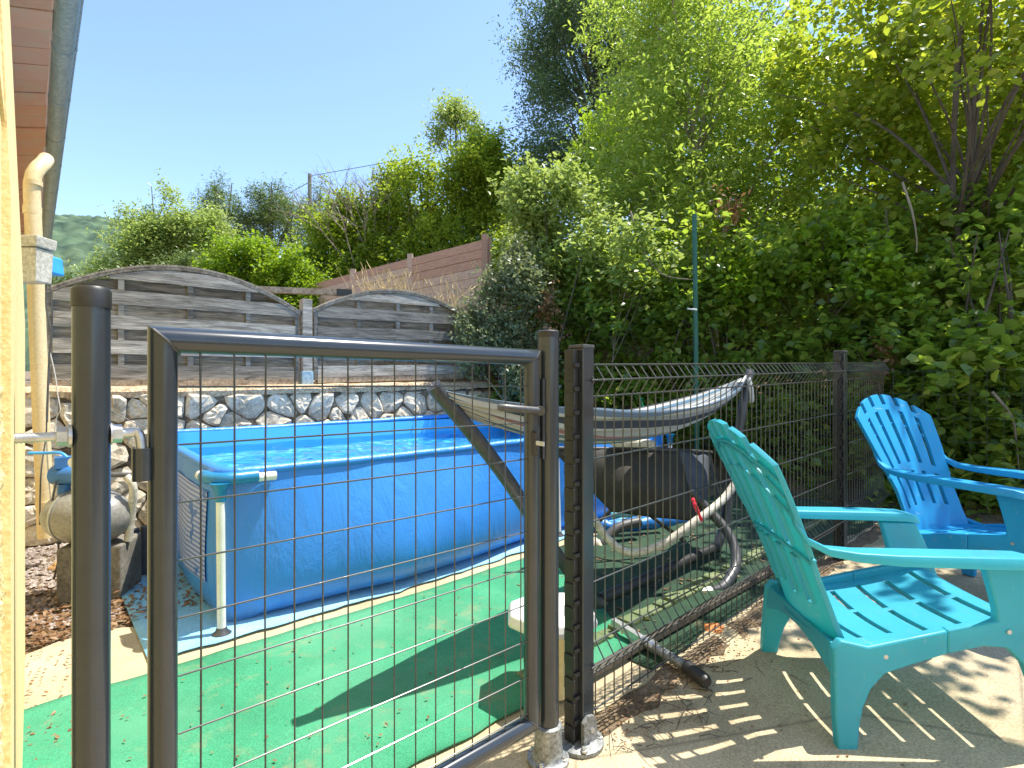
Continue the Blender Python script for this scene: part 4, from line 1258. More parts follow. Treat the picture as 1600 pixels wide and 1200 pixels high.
# green net fence post in the hedge, thin wires
gp = at(1090, 560, 5.1); gt = at(1085, 335, 5.1)
gf = thing('net_fence', 'slim dark green post and thin wires of a net fence in front of the hedge', 'fence', (gp.x, gp.y, .1))
mb = MB(); mb.tube([Vector((gp.x, gp.y, .1)), gt], .022, 10); mb.build('post', M['green_post'], gf, smooth=True)
mb = MB()
q0 = Vector((gp.x, gp.y, 0)); q1 = Vector((5.2, -.9, 0))
for k in range(7):
    z = .25 + k * .17
    mb.tube([q0 + Vector((0, 0, z)), q0.lerp(q1, .5) + Vector((0, 0, z - .02)), q1 + Vector((0, 0, z + .03))], .0016, 4, cap=False)
n = 40
for k in range(1, n):
    p = q0.lerp(q1, k / n); mb.tube([p + Vector((0, 0, .1)), p + Vector((0, 0, 1.27))], .0012, 4, cap=False)
mb.build('wires', M['net_wire'], gf)
mb = MB(); a = at(1084, 484, 5.06); mb.tube([a - RT * .06 + Vector((0, 0, .01)), a + RT * .03], .008, 6); mb.build('wire_tensioner', M['white_plastic'], gf)

# ---------------------------------------------------------------- hammock and its stand
HV = 1.70
st = thing('hammock_stand', 'dark steel tube hammock stand between the pool and the mesh fence', 'hammock stand', (2.5, HV, 0))
A0 = Vector((1.15, HV, 1.13)); A1 = Vector((3.68, HV + .02, 1.20))
mb = MB(); mb.tube(catmull([A0 + Vector((-.03, 0, .02)), (1.45, HV, .80), (1.72, HV, .46), (2.02, HV, .12), (2.12, HV, .075)], 5), .030, 16)
mb.build('arm', M['dark_dusty'], st, smooth=True)
mb = MB(); mb.tube(catmull([A1 + Vector((.10, 0, .05)), (3.63, HV, 1.02), (3.50, HV, .62), (3.38, HV, .26), (3.25, HV, .10)], 5), .030, 16)
mb.build('arm', M['dark_dusty'], st, smooth=True)
mb = MB(); mb.tube([(2.10, HV, .075 + gz(2.1)), (3.27, HV, .07 + gz(3.2))], .030, 16); mb.build('base_beam', M['black_plastic'], st, smooth=True)
mb = MB(); mb.tube(catmull([at(1075, 765, 3.35), at(1110, 800, 3.3), at(1142, 840, 3.2), at(1150, 880, 3.08), at(1132, 915, 2.95), at(1112, 925, 2.93)], 6), .029, 14)
ft = mb.build('foot', M['dark_dusty'], st, smooth=True)
mb = MB(); a, b = at(1112, 925, 2.93), at(1092, 930, 2.92); mb.tube([a, b], .031, 14); mb.build('foot_cap', M['white_plastic'], ft, smooth=True)
mb = MB(); mb.tube(catmull([at(1050, 852, 3.8), at(1120, 860, 3.65), at(1180, 872, 3.5), at(1250, 888, 3.32)], 5), .029, 14); mb.build('foot', M['dark_dusty'], st, smooth=True)
# fabric
def hammock_mat():
    m, t, p, out = newmat('striped_cotton')
    uvn = t.nodes.new('ShaderNodeAttribute'); uvn.attribute_name = 'stripe'
    c = ramp(t, uvn.outputs['Fac'], [(0, (0.13, 0.18, 0.24)), (0.07, (0.45, 0.45, 0.41)), (.15, (.05, .12, .20)), (.20, (.48, .48, .44)), (.27, (.28, .30, .30)), (.31, (.05, .06, .08)), (.38, (.45, .45, .42)), (.44, (.12, .22, .30)), (.52, (.50, .49, .44)),
                                     (.58, (.05, .055, .07)), (.63, (.38, .40, .39)), (.70, (.30, .16, .16)), (.74, (.46, .45, .41)), (.80, (.06, .14, .22)), (.86, (.48, .48, .46)), (.93, (.12, .14, .16)), (1.0, (.3, .3, .3))])
    c.node.color_ramp.interpolation = 'CONSTANT'
    t.links.new(c, p.inputs['Base Color']); p.inputs['Roughness'].default_value = .95
    bump(t, p, tex(t, 'NOISE', 200, 3, .6), .4, .002)
    return m
hm = thing('hammock', 'striped blue and cream cotton hammock slung between the arms of the stand', 'hammock', (2.4, HV, .8))
n, m_ = 60, 78; V_ = []; stp = []
for i in range(n + 1):
    s = i / n
    sag = .275 * (4 * s * (1 - s)) ** .85
    base = A0.lerp(A1, s) - Vector((0, 0, sag + .02))
    wid = .02 + .20 * (math.sin(math.pi * s)) ** .8
    for j in range(m_ + 1):
        q = j / m_ * 2 - 1
        fold = .012 * math.sin(q * 23 + 4 * s) * (.5 + math.sin(math.pi * s)) + .006 * math.sin(q * 51 + 7 * s) + .008 * noise.noise(Vector((q * 6, s * 9, 1)))
        dz = wid * .68 * (q * q) + fold
        V_.append(base + Vector((fold * .5, q * wid, dz - wid * .10 * q)))
mb = MB()
mb.add(V_, [(i * (m_ + 1) + j, (i + 1) * (m_ + 1) + j, (i + 1) * (m_ + 1) + j + 1, i * (m_ + 1) + j + 1) for i in range(n) for j in range(m_)])
o = mb.build('fabric', hammock_mat(), hm, smooth=True)
at_ = o.data.attributes.new('stripe', 'FLOAT', 'POINT')
at_.data.foreach_set('value', [((j * 2.6 / m_) % 1.0) for i in range(n + 1) for j in range(m_ + 1)])
sl = o.modifiers.new('s', 'SOLIDIFY'); sl.thickness = .003
for (P0, s0) in ((A0, -1), (A1, 1)):
    mb = MB()
    for k in range(7):
        mb.tube([P0 + Vector((s0 * .04, 0, .02)), P0 + Vector((-s0 * .04, (k - 3) * .008, -.03))], .003, 5, cap=False)
    mb.build('rope', M['cable_white'], hm, smooth=True)
mb = MB()
mb.tube(catmull([A1 + Vector((.0, -.03, 0)), A1 + Vector((.0, -.05, -.08)), A1 + Vector((.01, -.05, -.17))], 5), [.02] * 10 + [.012], 8)
mb.build('loose_end', M['cable_white'], hm, smooth=True)

# light curved tube hanging below the hammock
mb = MB(); mb.tube(catmull([at(905, 760, 2.95), at(922, 800, 2.95), at(950, 842, 2.93), at(985, 864, 2.9), at(1035, 850, 2.9), at(1090, 812, 2.95), at(1130, 780, 3.05), at(1152, 750, 3.1)], 7), .022, 14)
tag(mb.build('curved_tube', M['pvc_grey'], None, smooth=True), 'pale grey curved tube sweeping under the dark fabric tub', 'tube')
mb = MB(); mb.tube(catmull([at(1082, 778, 2.88), at(1086, 790, 2.86), at(1092, 803, 2.88), at(1097, 815, 2.9)], 5), [.010, .008, .013, .008, .012, .009, .013, .008, .012, .009, .008, .007, .009, .01, .004, .004], 8)
tag(mb.build('red_strap', M['red_cord'], None, smooth=True), 'small red strap tied round the pale curved tube', 'strap')
# dark fabric tub
dt = thing('fabric_lounger', 'dark olive fabric seat with slate side panel slung under the hammock', 'folding lounger', at(1000, 850, 3.5))
def quadgrid(mb, a, b, c, d, n=14, wob=.012, seed=0):
    V_ = []
    for i in range(n + 1):
        for j in range(n + 1):
            s, t = i / n, j / n
            p = a.lerp(b, s).lerp(d.lerp(c, s), t)
            p = p + FW * (wob * noise.noise(Vector((s * 3, t * 3, seed))) * 3 * math.sin(math.pi * s)) - FW * .10 * math.sin(math.pi * s) * math.sin(math.pi * t)
            V_.append(p)
    mb.add(V_, [(i * (n + 1) + j, (i + 1) * (n + 1) + j, (i + 1) * (n + 1) + j + 1, i * (n + 1) + j + 1) for i in range(n) for j in range(n)])
mb = MB(); a, b, c, d = at(862, 702, 3.35), at(1060, 704, 3.4), at(1090, 815, 3.3), at(955, 800, 3.25)
quadgrid(mb, a, b, c, d)
o = mb.build('seat_fabric', M['dark_fabric'], dt, smooth=True); o.modifiers.new('s', 'SOLIDIFY').thickness = .006
mb = MB(); quadgrid(mb, at(1060, 704, 3.4), at(1110, 708, 3.9), at(1100, 812, 3.6), at(1090, 815, 3.3), seed=4)
o = mb.build('side_fabric', M['slate_fabric'], dt, smooth=True); o.modifiers.new('s', 'SOLIDIFY').thickness = .006
mb = MB(); mb.tube([at(858, 700, 3.35), at(1060, 703, 3.4)], .012, 10); mb.tube([at(1060, 703, 3.4), at(1112, 707, 3.9)], .012, 10)
for (x0, y0, d0, x1, y1, d1) in ((880, 704, 3.36, 1070, 846, 3.5), (1050, 704, 3.4, 900, 850, 3.55), (1108, 708, 3.9, 1135, 838, 3.95)):
    mb.tube([at(x0, y0, d0 + .05), at(x1, y1, d1)], .012, 10)
mb.build('lounger_frame', M['dark_dusty'], dt, smooth=True)
mb = MB(); beam(mb, at(955, 692, 3.32), at(1020, 693, 3.36), .10, .045)
mb.build('head_cushion', M['pvc_grey'], dt, bevel=.015)
# blue roll, cyan float, tubes on the ground
mb = MB(); mb.tube(catmull([at(918, 835, 4.1), at(960, 842, 4.05), at(1010, 835, 4.1), at(1060, 828, 4.25), at(1085, 832, 4.3)], 6), [.055 + .012 * math.sin(k * 2.1) for k in range(25)], 12)
mb.v = [(x, y, z + .085) for x, y, z in mb.v]
tag(mb.build('rolled_cover', M['blue_vinyl'], None, smooth=True), 'crumpled roll of deep blue pool cover lying under the dark fabric', 'pool cover')
mb = MB(); mb.tube(catmull([at(955, 826, 3.95), at(990, 822, 3.95), at(1040, 818, 4.0)], 6), [.03 + .006 * math.sin(k * 1.7) for k in range(13)], 10)
mb.v = [(x, y, z + .10) for x, y, z in mb.v]
tag(mb.build('rolled_float', M['cyan_vinyl'], None, smooth=True), 'cyan and white rolled float lying on the deep blue cover', 'float')
mb = MB(); mb.tube(catmull([at(940, 850, 3.75), at(965, 825, 3.8), at(1000, 815, 3.85)], 6), .035, 10)
tag(mb.build('hose', M['cable'], None, smooth=True), 'thick dark hose leaning by the blue cover', 'hose')
mb = MB(); q = at(1040, 862, 3.72); mb.lathe(q - Vector((0, 0, .03)), [(.10, 0), (.11, .02), (.10, .04), (.08, .035)], 20)
tag(mb.build('frisbee_ring', M['chair_teal'], None, smooth=True), 'flat turquoise disc on the shaded carpet', 'disc')
def rockmesh(c, s, seed, mat, label, name='rock', cat='rock'):
    bm = bmesh.new(); bmesh.ops.create_icosphere(bm, subdivisions=3, radius=1)
    for v in bm.verts:
        k = 1 + .35 * noise.noise(v.co * 1.6 + Vector((seed, 0, 0))) + .12 * noise.noise(v.co * 5 + Vector((seed, 3, 0)))
        v.co = Vector((v.co.x * s[0] * k, v.co.y * s[1] * k, v.co.z * s[2] * k)) + Vector(c)
    me = bpy.data.meshes.new(name); bm.to_mesh(me); bm.free()
    return tag(link(name, me, mat, None, smooth=True), label, cat)
rockmesh(at(930, 856, 3.75), (.07, .06, .065), 1, M['stone'], 'pale rock at the pool foot seen just right of the square post')
rockmesh(at(100, 884, 3.42), (.07, .07, .04), 2, M['rock'], 'ochre rock on the gravel left of the thick gate post')
rockmesh(at(352, 1060, 2.11), (.014, .010, .008), 3, M['pebble'], 'white pebble lying alone on the bright green carpet', 'pebble', 'pebble')
rockmesh(at(1115, 985, 2.50), (.055, .05, .025), 5, M['orange'], 'flat reddish stone lying against the foot of the mesh fence')
mb = MB(); beam(mb, at(934, 962, 2.72), at(968, 948, 2.85), .03, .02)
tag(mb.build('wood_offcut', M['orange'], None, bevel=.003), 'short orange offcut beside the white lidded bin', 'offcut')

# white lidded bin (octagonal lid, cream body)
bb = at(862, 1085, 2.02); bb.z = 0
bn = thing('lidded_bin', 'cream plastic bin with an octagonal white lid behind the gate latch post', 'bin', bb)
mb = MB(); M8 = Matrix.Rotation(rad(22.5) - AX, 4, 'Z')
mb.lathe(bb, [(.085, .01), (.092, .265)], 8, M=M8); mb.build('bin_body', M['cream_plastic'], bn, bevel=.006)
mb = MB(); mb.lathe(bb, [(.172, .270), (.178, .285), (.165, .315), (.05, .332)], 8, M=M8); mb.build('bin_lid', M['white_plastic'], bn, bevel=.006)

# kerb along the fence foot
mb = MB(); g = random.Random(9)
u = 1.42
while u < 4.6:
    l_ = g.uniform(.07, .11)
    mb.box(u, u + l_ - .010, 1.50 + g.uniform(-.012, .012), 1.57, gz(u) - .02, gz(u) + .030 + g.uniform(-.008, .008))
    u += l_
M['edge_stone'] = surf('edging_stone', [(0.3, (0.06, 0.10, 0.04)), (0.55, (0.16, 0.20, 0.09)), (0.8, (0.34, 0.32, 0.20))], 9, .95, 0, .5, .006)
tag(mb.build('edging', M['edge_stone'], None, bevel=.006), 'low row of mossy edging blocks just behind the mesh fence', 'edging')
mb = MB(); beam(mb, Vector((1.40, 1.36, .03)), Vector((3.3, 1.33, .03 + gz(3.3))), .035, .03)
tag(mb.build('timber_strip', M['bark'], None, bevel=.004), 'dark low timber strip lying between the mesh fence and the mossy edging', 'strip')

# pole poking through the fence
lz = Vector((0, 0, .035)); pl0 = at(958, 990, 2.46) + lz * 1.6; pl1 = at(1012, 1018, 2.30) + lz; pl2 = at(1074, 1056, 2.10) + lz; pl3 = at(1102, 1076, 2.01) + lz * .8
pr = thing('umbrella_pole', 'grey metal pole with a black rubber end sticking out under the mesh fence', 'pole', pl2)
mb = MB(); beam(mb, pl0, pl1, .028, .028); mb.tube([pl1 - (pl1 - pl0).normalized() * .02, pl1 + (pl2 - pl1).normalized() * .05], .026, 14); mb.build('thin_bar', M['galv'], pr, smooth=True)
mb = MB(); mb.tube([pl1 + (pl2 - pl1) * .15, pl2], .0195, 16); mb.build('tube', M['cast'], pr, smooth=True)
mb = MB(); mb.tube([pl2 - (pl3 - pl2).normalized() * .004, pl3, pl3 + (pl3 - pl2).normalized() * .012], [.026, .026, .019], 16); mb.build('rubber_end', M['black_plastic'], pr, smooth=True)
mb = MB(); mb.tube([at(905, 1012, 2.45), at(962, 984, 2.52)], .010, 10); mb.build('cross_bar', M['galv'], pr, smooth=True)

# ---------------------------------------------------------------- adirondack chairs
def shell(name, P, rows, cols, hole, mat, parent, flange_d, thick=.0035):
    """moulded sheet: P(i,j) -> local point, hole(i,j) True where a slot is; a flange runs round every edge"""
    bm = bmesh.new()
    V_ = [[bm.verts.new(P(i, j)) for j in range(cols + 1)] for i in range(rows + 1)]
    for i in range(rows):
        for j in range(cols):
            if not hole(i, j):
                bm.faces.new((V_[i][j], V_[i][j + 1], V_[i + 1][j + 1], V_[i + 1][j]))
    for v in [v for v in bm.verts if not v.link_faces]: bm.verts.remove(v)
    bm.normal_update()
    nr = {v: v.normal.copy() for v in bm.verts}
    be = [e for e in bm.edges if len(e.link_faces) == 1]
    mp = {}
    for e in be:
        for v in e.verts:
            if v not in mp: mp[v] = bm.verts.new(v.co + flange_d)
    for e in be:
        a, b = e.verts
        bm.faces.new((b, a, mp[a], mp[b]))
    bmesh.ops.recalc_face_normals(bm, faces=bm.faces)
    me = bpy.data.meshes.new(name); bm.to_mesh(me); bm.free()
    o = link(name, me, mat, parent, smooth=False, world=False)
    s = o.modifiers.new('s', 'SOLIDIFY'); s.thickness = thick; s.offset = 0
    b = o.modifiers.new('b', 'BEVEL'); b.width = .0015; b.segments = 2; b.limit_method = 'ANGLE'; b.angle_limit = rad(40)
    me.polygons.foreach_set('use_smooth', [True] * len(me.polygons))
    me.set_sharp_from_angle(angle=rad(35))
    return o
def interp(x, xs_, ys_):
    return float(np.interp(x, xs_, ys_))
def make_chair(label, mat, loc, ang):
    root = thing('garden_chair', label, 'chair', loc, ang, 'adirondack chairs on the terrace')
    # backrest: six fanned slats
    tcols = []
    ns, gw = 6, .34
    for k in range(ns):
        a = -1 + k * (2 / ns) + (gw / ns / 1 if k else 0); b = -1 + (k + 1) * (2 / ns) - (gw / ns / 1 if k < ns - 1 else 0)
        tcols += [a, a + (b - a) / 3, a + 2 * (b - a) / 3, b]
    cols = len(tcols) - 1; rows = 50
    gapcol = {k * 4 + 3 for k in range(ns - 1)}
    def bp_(s, t):
        st_ = 1 - .17 * abs(t) ** 2.0
        ss = s * st_
        w_ = interp(ss, [0, .12, .30, .42, .6, .8, .92, 1.0], [.235, .225, .225, .245, .275, .300, .305, .305])
        x = -.005 - .235 * ss - .065 * ss * ss + .045 * t * t * (1 - .3 * ss)
        z = .285 + .735 * ss
        return Vector((x, t * w_, z))
    def P(i, j): return bp_(i / rows, tcols[j])
    def H(i, j):
        if j not in gapcol: return False
        s = (i + .5) / rows
        k = j // 4
        st1 = .03 * (abs(k - 2))
        return (.20 - st1 * .5 < s < .43) or (.48 < s < .885) or s > .915
    # flange must point backwards (local -x): orientation of the grid gives +x normals
    bk_ = shell('backrest', P, rows, cols, H, mat, root, Vector((-.016, 0, -.006)))
    # cross ribs on the rear
    mb = MB()
    for s in (.455, .90):
        pts = [bp_(s, t) + Vector((-.010, 0, -.006)) for t in np.linspace(-.97, .97, 17)]
        mb.tube(pts, .0075, 6)
    for s0 in (.80, .70):
        pts = []
        for t in np.linspace(-.95, .95, 21):
            pts.append(bp_(s0 + .08 * (1 - t * t), t) + Vector((-.011, 0, -.006)))
        mb.tube(pts, .006, 6)
    mb.build('back_ribs', mat, bk_, smooth=True, world=False)
    # seat: cross slats
    ns2 = 6; xr = []
    for k in range(ns2):
        a = k / ns2 + (.017 if k else 0); b = (k + 1) / ns2 - (.017 if k < ns2 - 1 else 0)
        xr += [a, (a + b) / 2, b]
    rows2 = len(xr) - 1; cols2 = 24
    def SP(i, j):
        s = xr[i]; t = -1 + 2 * j / cols2
        x = .0 + .63 * s - .03 * (1 - t * t) * (1 - s)
        z = .288 + .125 * s - .022 * math.sin(math.pi * s) + .012 * t * t
        if s > .9: z -= (s - .9) * .45
        w_ = .235 + .035 * s
        return Vector((x, t * w_, z))
    def SH(i, j):
        if (i % 3) != 2: return False
        k = i // 3
        lo = 2 + (k % 2); hi = cols2 - 3 - (k % 2)
        return lo <= j <= hi and j not in (11 + (k % 2),)
    shell('seat', SP, rows2, cols2, SH, mat, root, Vector((0, 0, -.016)))
    for sg in (-1, 1):
        for s_ in (.47,):
            q_ = bp_(s_, sg * 1.0) + Vector((-.008, sg * .004, 0))
            mb = MB(); mb.lathe(q_, [(.004, -.009), (.009, -.004), (.010, .002), (.005, .009)], 12, M=Matrix.Rotation(rad(90), 4, 'X')); mb.build('screw_cap', M['white_plastic'] if False else mat, bk_, smooth=True, world=False)
        for (x_, z_) in ((.13, .285), (.50, .375)):
            mb = MB(); mb.tube([Vector((x_, sg * .278, z_)), Vector((x_, sg * .284, z_))], .007, 12); mb.build('screw', M['galv'], root, smooth=True, world=False)
        yw = lambda z: (.262 + .035 * max(0, (.30 - z)) / .30)
        def prof(poly, name, th=.030):
            mb = MB(); n = len(poly)
            vs3 = [Vector((x, sg * (yw(z) - th * .5), z)) for x, z in poly] + [Vector((x, sg * (yw(z) + th * .5), z)) for x, z in poly]
            fs3 = [tuple(range(n)), tuple(range(n, 2 * n))] + [(i, (i + 1) % n, n + (i + 1) % n, n + i) for i in range(n)]
            mb.add(vs3, fs3)
            return mb.build(name, mat, root, smooth=True, bevel=.006, world=False)
        prof([(-.032, 0), (.028, 0), (.038, .07), (.053, .13), (.080, .185), (.125, .232), (.21, .262), (.32, .298), (.32, .372), (.20, .342), (.08, .312), (-.005, .33), (-.028, .30), (-.030, .2), (-.034, .1)], 'leg', .034)
        prof([(.3205, .298), (.43, .325), (.50, .322), (.550, .27), (.575, .18), (.590, 0), (.670, 0), (.672, .18), (.655, .36), (.61, .49), (.568, .582), (.432, .582), (.455, .50), (.47, .435), (.472, .405), (.3205, .372)], 'leg', .034)
        # rear skirt between the legs is made once
        ctr = [(-.168, .262, .775, .012, .018), (-.142, .262, .70, .020, .020), (-.105, .268, .645, .034, .022), (-.05, .279, .618, .052, .024), (.03, .290, .610, .078, .028), (.14, .297, .608, .100, .032), (.40, .297, .606, .104, .034), (.53, .292, .604, .098, .034), (.575, .288, .596, .080, .030), (.588, .286, .585, .060, .02)]
        mb = MB(); vs3 = []
        for (x, y, z, w_, h_) in ctr:
            for a, b in ((-.5, -.5), (.5, -.5), (.5, .0), (.42, .5), (-.42, .5), (-.5, .0)):
                vs3.append(Vector((x, sg * (y + a * w_), z + b * h_)))
        k6 = len(ctr)
        mb.add(vs3, [(i * 6 + k, i * 6 + (k + 1) % 6, (i + 1) * 6 + (k + 1) % 6, (i + 1) * 6 + k) for i in range(k6 - 1) for k in range(6)] + [tuple(range(6)), tuple(range(k6 * 6 - 6, k6 * 6))])
        mb.build('armrest', mat, root, smooth=True, bevel=.004, world=False)
    mb = MB()
    V_ = []
    for j in range(17):
        t = -1 + j / 8
        y = t * .25; lo = .215 + .055 * (1 - t * t) - .0
        V_ += [(-.028, y, lo), (-.022, y, .31), (-.010, y, .31), (-.016, y, lo)]
    mb.add(V_, [(i * 4 + k, i * 4 + (k + 1) % 4, (i + 1) * 4 + (k + 1) % 4, (i + 1) * 4 + k) for i in range(16) for k in range(4)] + [(0, 1, 2, 3), (64, 65, 66, 67)])
    mb.build('rear_apron', mat, root, smooth=True, world=False)
    return root
def facing(dr, dd):
    v = RT * dr + FW * dd
    return math.atan2(v.y, v.x)
c1 = rd(1.075, 2.0); 
make_chair('blue slatted plastic armchair tinted turquoise for light passing through, nearest the camera, turned side-on to the mesh fence', M['chair_teal'], (c1.x, c1.y, .003), facing(.998, -.065))
c2 = rd(2.31, 2.95)
make_chair('deeper blue slatted plastic armchair further back in dappled shade before the hedge', M['chair_blue'], (c2.x, c2.y, gz(c2.x) + .012), facing(.34, -.94))

# ---------------------------------------------------------------- litter
def scatter(name, label, mat, n, fn, size, seed, cat='leaves'):
    g = np.random.default_rng(seed)
    C = np.array([fn(g) for _ in range(n)])
    o = leaf_object(name, mat, None, C, size, .5, 2.5, 0, seed, True)
    tag(o, label, cat, kind='stuff'); return o
scatter('leaf_litter', 'brown dead leaves heaped under the left pool corner', L['dry'], 1300, lambda g: (g.uniform(-.1, .9), 3.15 + abs(g.normal(0, .35)), .004 + abs(g.normal(0, .014))), .035, 1)
scatter('leaf_litter', 'thin brown litter gathered along the foot of the mesh fence', L['dry'], 900, lambda g: ((lambda u: (u, 1.13 + g.normal(0, .05), gz(u) + .008 + abs(g.normal(0, .006))))(g.uniform(1.35, 4.2))), .014, 2)
scatter('leaf_litter', 'a few dry leaves and bits strewn over the bright green carpet', L['dry'], 120, lambda g: (g.uniform(-.1, 1.8), g.uniform(1.45, 2.5), .0215), .015, 3)
scatter('leaf_litter', 'small dry bits strewn over the concrete terrace', L['dry'], 160, lambda g: ((lambda u: (u, g.uniform(-.4, 1.1), gz(u) + .004))(g.uniform(1.0, 3.6))), .014, 4)
scatter('leaf_litter', 'small dead leaves scattered on the shade-darkened carpet', L['dry'], 260, lambda g: ((lambda u: (u, g.uniform(1.3, 2.3), gz(u) + .014))(g.uniform(2.0, 5))), .030, 5)
scatter('leaf_litter', 'dry litter along the foot of the house wall', L['dry'], 70, lambda g: (g.uniform(-.02, .12), g.uniform(2.1, 3.1), .010 + abs(g.normal(0, .003))), .018, 6)
# gravel
mb = MB(); g = random.Random(4)
for i in range(2600):
    u = g.uniform(-.12, .75); v = g.uniform(3.35, 5.1)
    s = g.uniform(.008, .022); c = Vector((u, v, s * .3 - .006))
    vs3 = [c + Vector((g.uniform(-1, 1), g.uniform(-1, 1), g.uniform(-.2, 1) if k > 3 else -.6)).normalized() * s for k in range(8)]
    bmv = [c + Vector((s * g.uniform(.6, 1.1), 0, 0)), c + Vector((0, s * g.uniform(.6, 1.1), 0)), c + Vector((-s * g.uniform(.6, 1.1), 0, 0)), c + Vector((0, -s * g.uniform(.6, 1.1), 0)), c + Vector((0, 0, s * g.uniform(.4, .8))), c - Vector((0, 0, s * .5))]
    mb.add(bmv, [(0, 1, 4), (1, 2, 4), (2, 3, 4), (3, 0, 4), (1, 0, 5), (2, 1, 5), (3, 2, 5), (0, 3, 5)])
tag(mb.build('gravel', M['gravel'], None), 'grey brown gravel between the house and the pool', 'gravel', kind='stuff')
# twigs at the fence foot
mb = MB(); g = random.Random(12)
for i in range(60):
    p = Vector((g.uniform(1.4, 2.3), 1.02 + g.gauss(0, .06), .006)); a = g.uniform(0, 6.3); l_ = g.uniform(.04, .14)
    q = p + Vector((math.cos(a) * l_, math.sin(a) * l_, g.uniform(0, .02)))
    mb.tube([p, p.lerp(q, .5) + Vector((0, 0, .008)), q], [.0016, .0013, .0008], 4, cap=False)
tag(mb.build('twigs', M['bark'], None), 'tangle of thin twigs by the foot of the square fence post', 'twigs', kind='stuff')

# ---------------------------------------------------------------- vegetation
def B(px, py, d, a, b, c, w=1.0):
    return (at(px, py, d), (a, b, c), w)
def gnd(px, d):
    p = at(px, 602, d); return Vector((p.x, p.y, hgt(p.x, p.y)))
# right big tree with overhanging crown (gives the dappled shade)
tree('tall hazel-like tree with yellow-green crown filling the upper right corner', 'tree',
     [B(1520, 120, 6.2, 1.9, 1.3, 1.6, 1), B(1330, 100, 6.6, 1.1, 1.1, 1.5, 1), B(1420, 300, 6.4, 1.5, 1.1, 1.0, 1), B(1650, 280, 5.6, 1.1, 1.0, 1.4, 1),
      B(1560, -40, 5.2, 1.3, 1.3, .8, .8), B(1450, 20, 4.3, .55, .6, .30, .55), (Vector((4.85, -.15, 4.2)), (.8, .8, .4), .8), B(1620, 60, 4.2, .7, .8, .5, .5), B(1750, -150, 4.3, 1.3, 1.1, .9, .6), B(1330, 390, 6.4, .8, .7, .6, 1)],
     34000, 'hazel', .085, gnd(1560, 5.4), 'bark', .05, .17, 16, 21, .72, stems=3, shell=.35)
tree('bushy ash tree with bright feathery leaves in the upper middle', 'tree',
     [B(1090, 60, 8.6, 1.2, 1.2, 1.5), B(1010, 200, 8.2, .9, .9, 1.2), B(1170, 190, 8.0, 1.1, 1.0, 1.3), B(1080, 330, 7.6, 1.1, .9, 1.0), B(1200, 20, 9, .7, .9, .7, .6), B(960, 300, 7.8, .7, .7, .7), B(1230, 350, 7.6, .9, .7, .9), B(1010, 20, 9.2, 1.0, .9, 1.0)],
     34000, 'ash', .10, gnd(1120, 8.2), 'bark_pale', .08, .20, 14, 22, .36, droop=.8, shell=.4)
tree('tall dark blue-green evergreen tree rising behind the ash', 'tree',
     [B(900, 80, 15, 1.6, 1.6, 2.4), B(860, 190, 14.5, .9, 1.2, 1.3), B(940, 210, 14, 1.5, 1.4, 1.5), B(850, 90, 15, .5, .7, .8), B(950, -40, 15.5, 1.8, 1.6, 1.6), B(890, 20, 15, .9, 1, 1.2), B(1000, 120, 15, 1.4, 1.4, 1.8), B(850, 240, 14, .9, 1, .7)],
     80000, 'dark', .10, gnd(930, 15), 'bark', .20, .26, 16, 23, .4, shell=.5, rich=False)
# hedge belt along the boundary
tree('viburnum shrub with pale tips beside the plank fence', 'shrub', [B(860, 330, 7.0, .65, .5, .5), B(835, 300, 7.0, .3, .3, .3), B(900, 420, 6.9, .7, .6, .6), B(830, 385, 7.1, .4, .4, .45)],
     15000, 'robinia', .07, gnd(870, 7.0), 'bark', .03, .12, 12, 24, .5, name='shrub', stems=4, droop=.6)
tree('grey-leaved tangled bush spilling over the end of the right arched panel', 'shrub', [B(765, 500, 6.3, .36, .4, .48), B(730, 530, 6.2, .18, .3, .35), B(815, 445, 6.4, .45, .4, .4), B(795, 430, 6.5, .2, .2, .2), B(820, 560, 6.3, .5, .4, .5)],
     15000, 'grey', .048, gnd(790, 6.5), 'bark_pale', .025, .08, 14, 25, .6, name='shrub', stems=4, up=.3)
tree('dense green bramble thicket behind the pool end', 'bramble', [B(870, 500, 6.9, .8, .5, .7), B(960, 470, 6.6, .8, .5, .9), B(930, 600, 6.7, .9, .5, .6), B(840, 620, 6.6, .8, .4, .55)],
     12500, 'ivy', .08, gnd(900, 6.8), 'bark', .025, .11, 14, 26, .7, name='bramble', stems=5)
tree('leafy thicket with sunlit gaps behind the green net post', 'bramble', [B(1060, 470, 6.4, .7, .5, .9), B(1150, 450, 6.2, .8, .5, .9), B(1090, 610, 6.2, .9, .5, .6), B(1180, 620, 5.9, .8, .4, .7)],
     12500, 'ivy', .085, gnd(1100, 6.3), 'bark', .025, .11, 14, 27, .7, name='bramble', stems=5)
tree('broad leafy thicket behind the far mesh fence post', 'bramble', [B(1260, 470, 5.9, .8, .5, .9), B(1330, 560, 5.4, .8, .4, .7), B(1250, 650, 5.6, .8, .4, .7), B(1380, 470, 5.6, .8, .5, .8), B(1480, 380, 5.4, .8, .4, .7)],
     13000, 'ivy', .09, gnd(1300, 6.0), 'bark', .025, .12, 14, 28, .75, name='bramble', stems=5)
tree('shaded ivy and bramble wall right behind the blue armchair', 'bramble', [B(1430, 690, 4.9, .8, .35, .9), B(1540, 620, 4.7, .9, .4, 1.0), B(1620, 720, 4.4, .8, .4, .9), B(1400, 560, 5.1, .6, .4, .7), B(1500, 800, 4.5, .9, .3, .5), B(1590, 450, 5.0, .8, .45, .8)],
     21000, 'ivy', .088, gnd(1500, 5.1), 'bark', .03, .11, 14, 29, .78, name='bramble', stems=6)
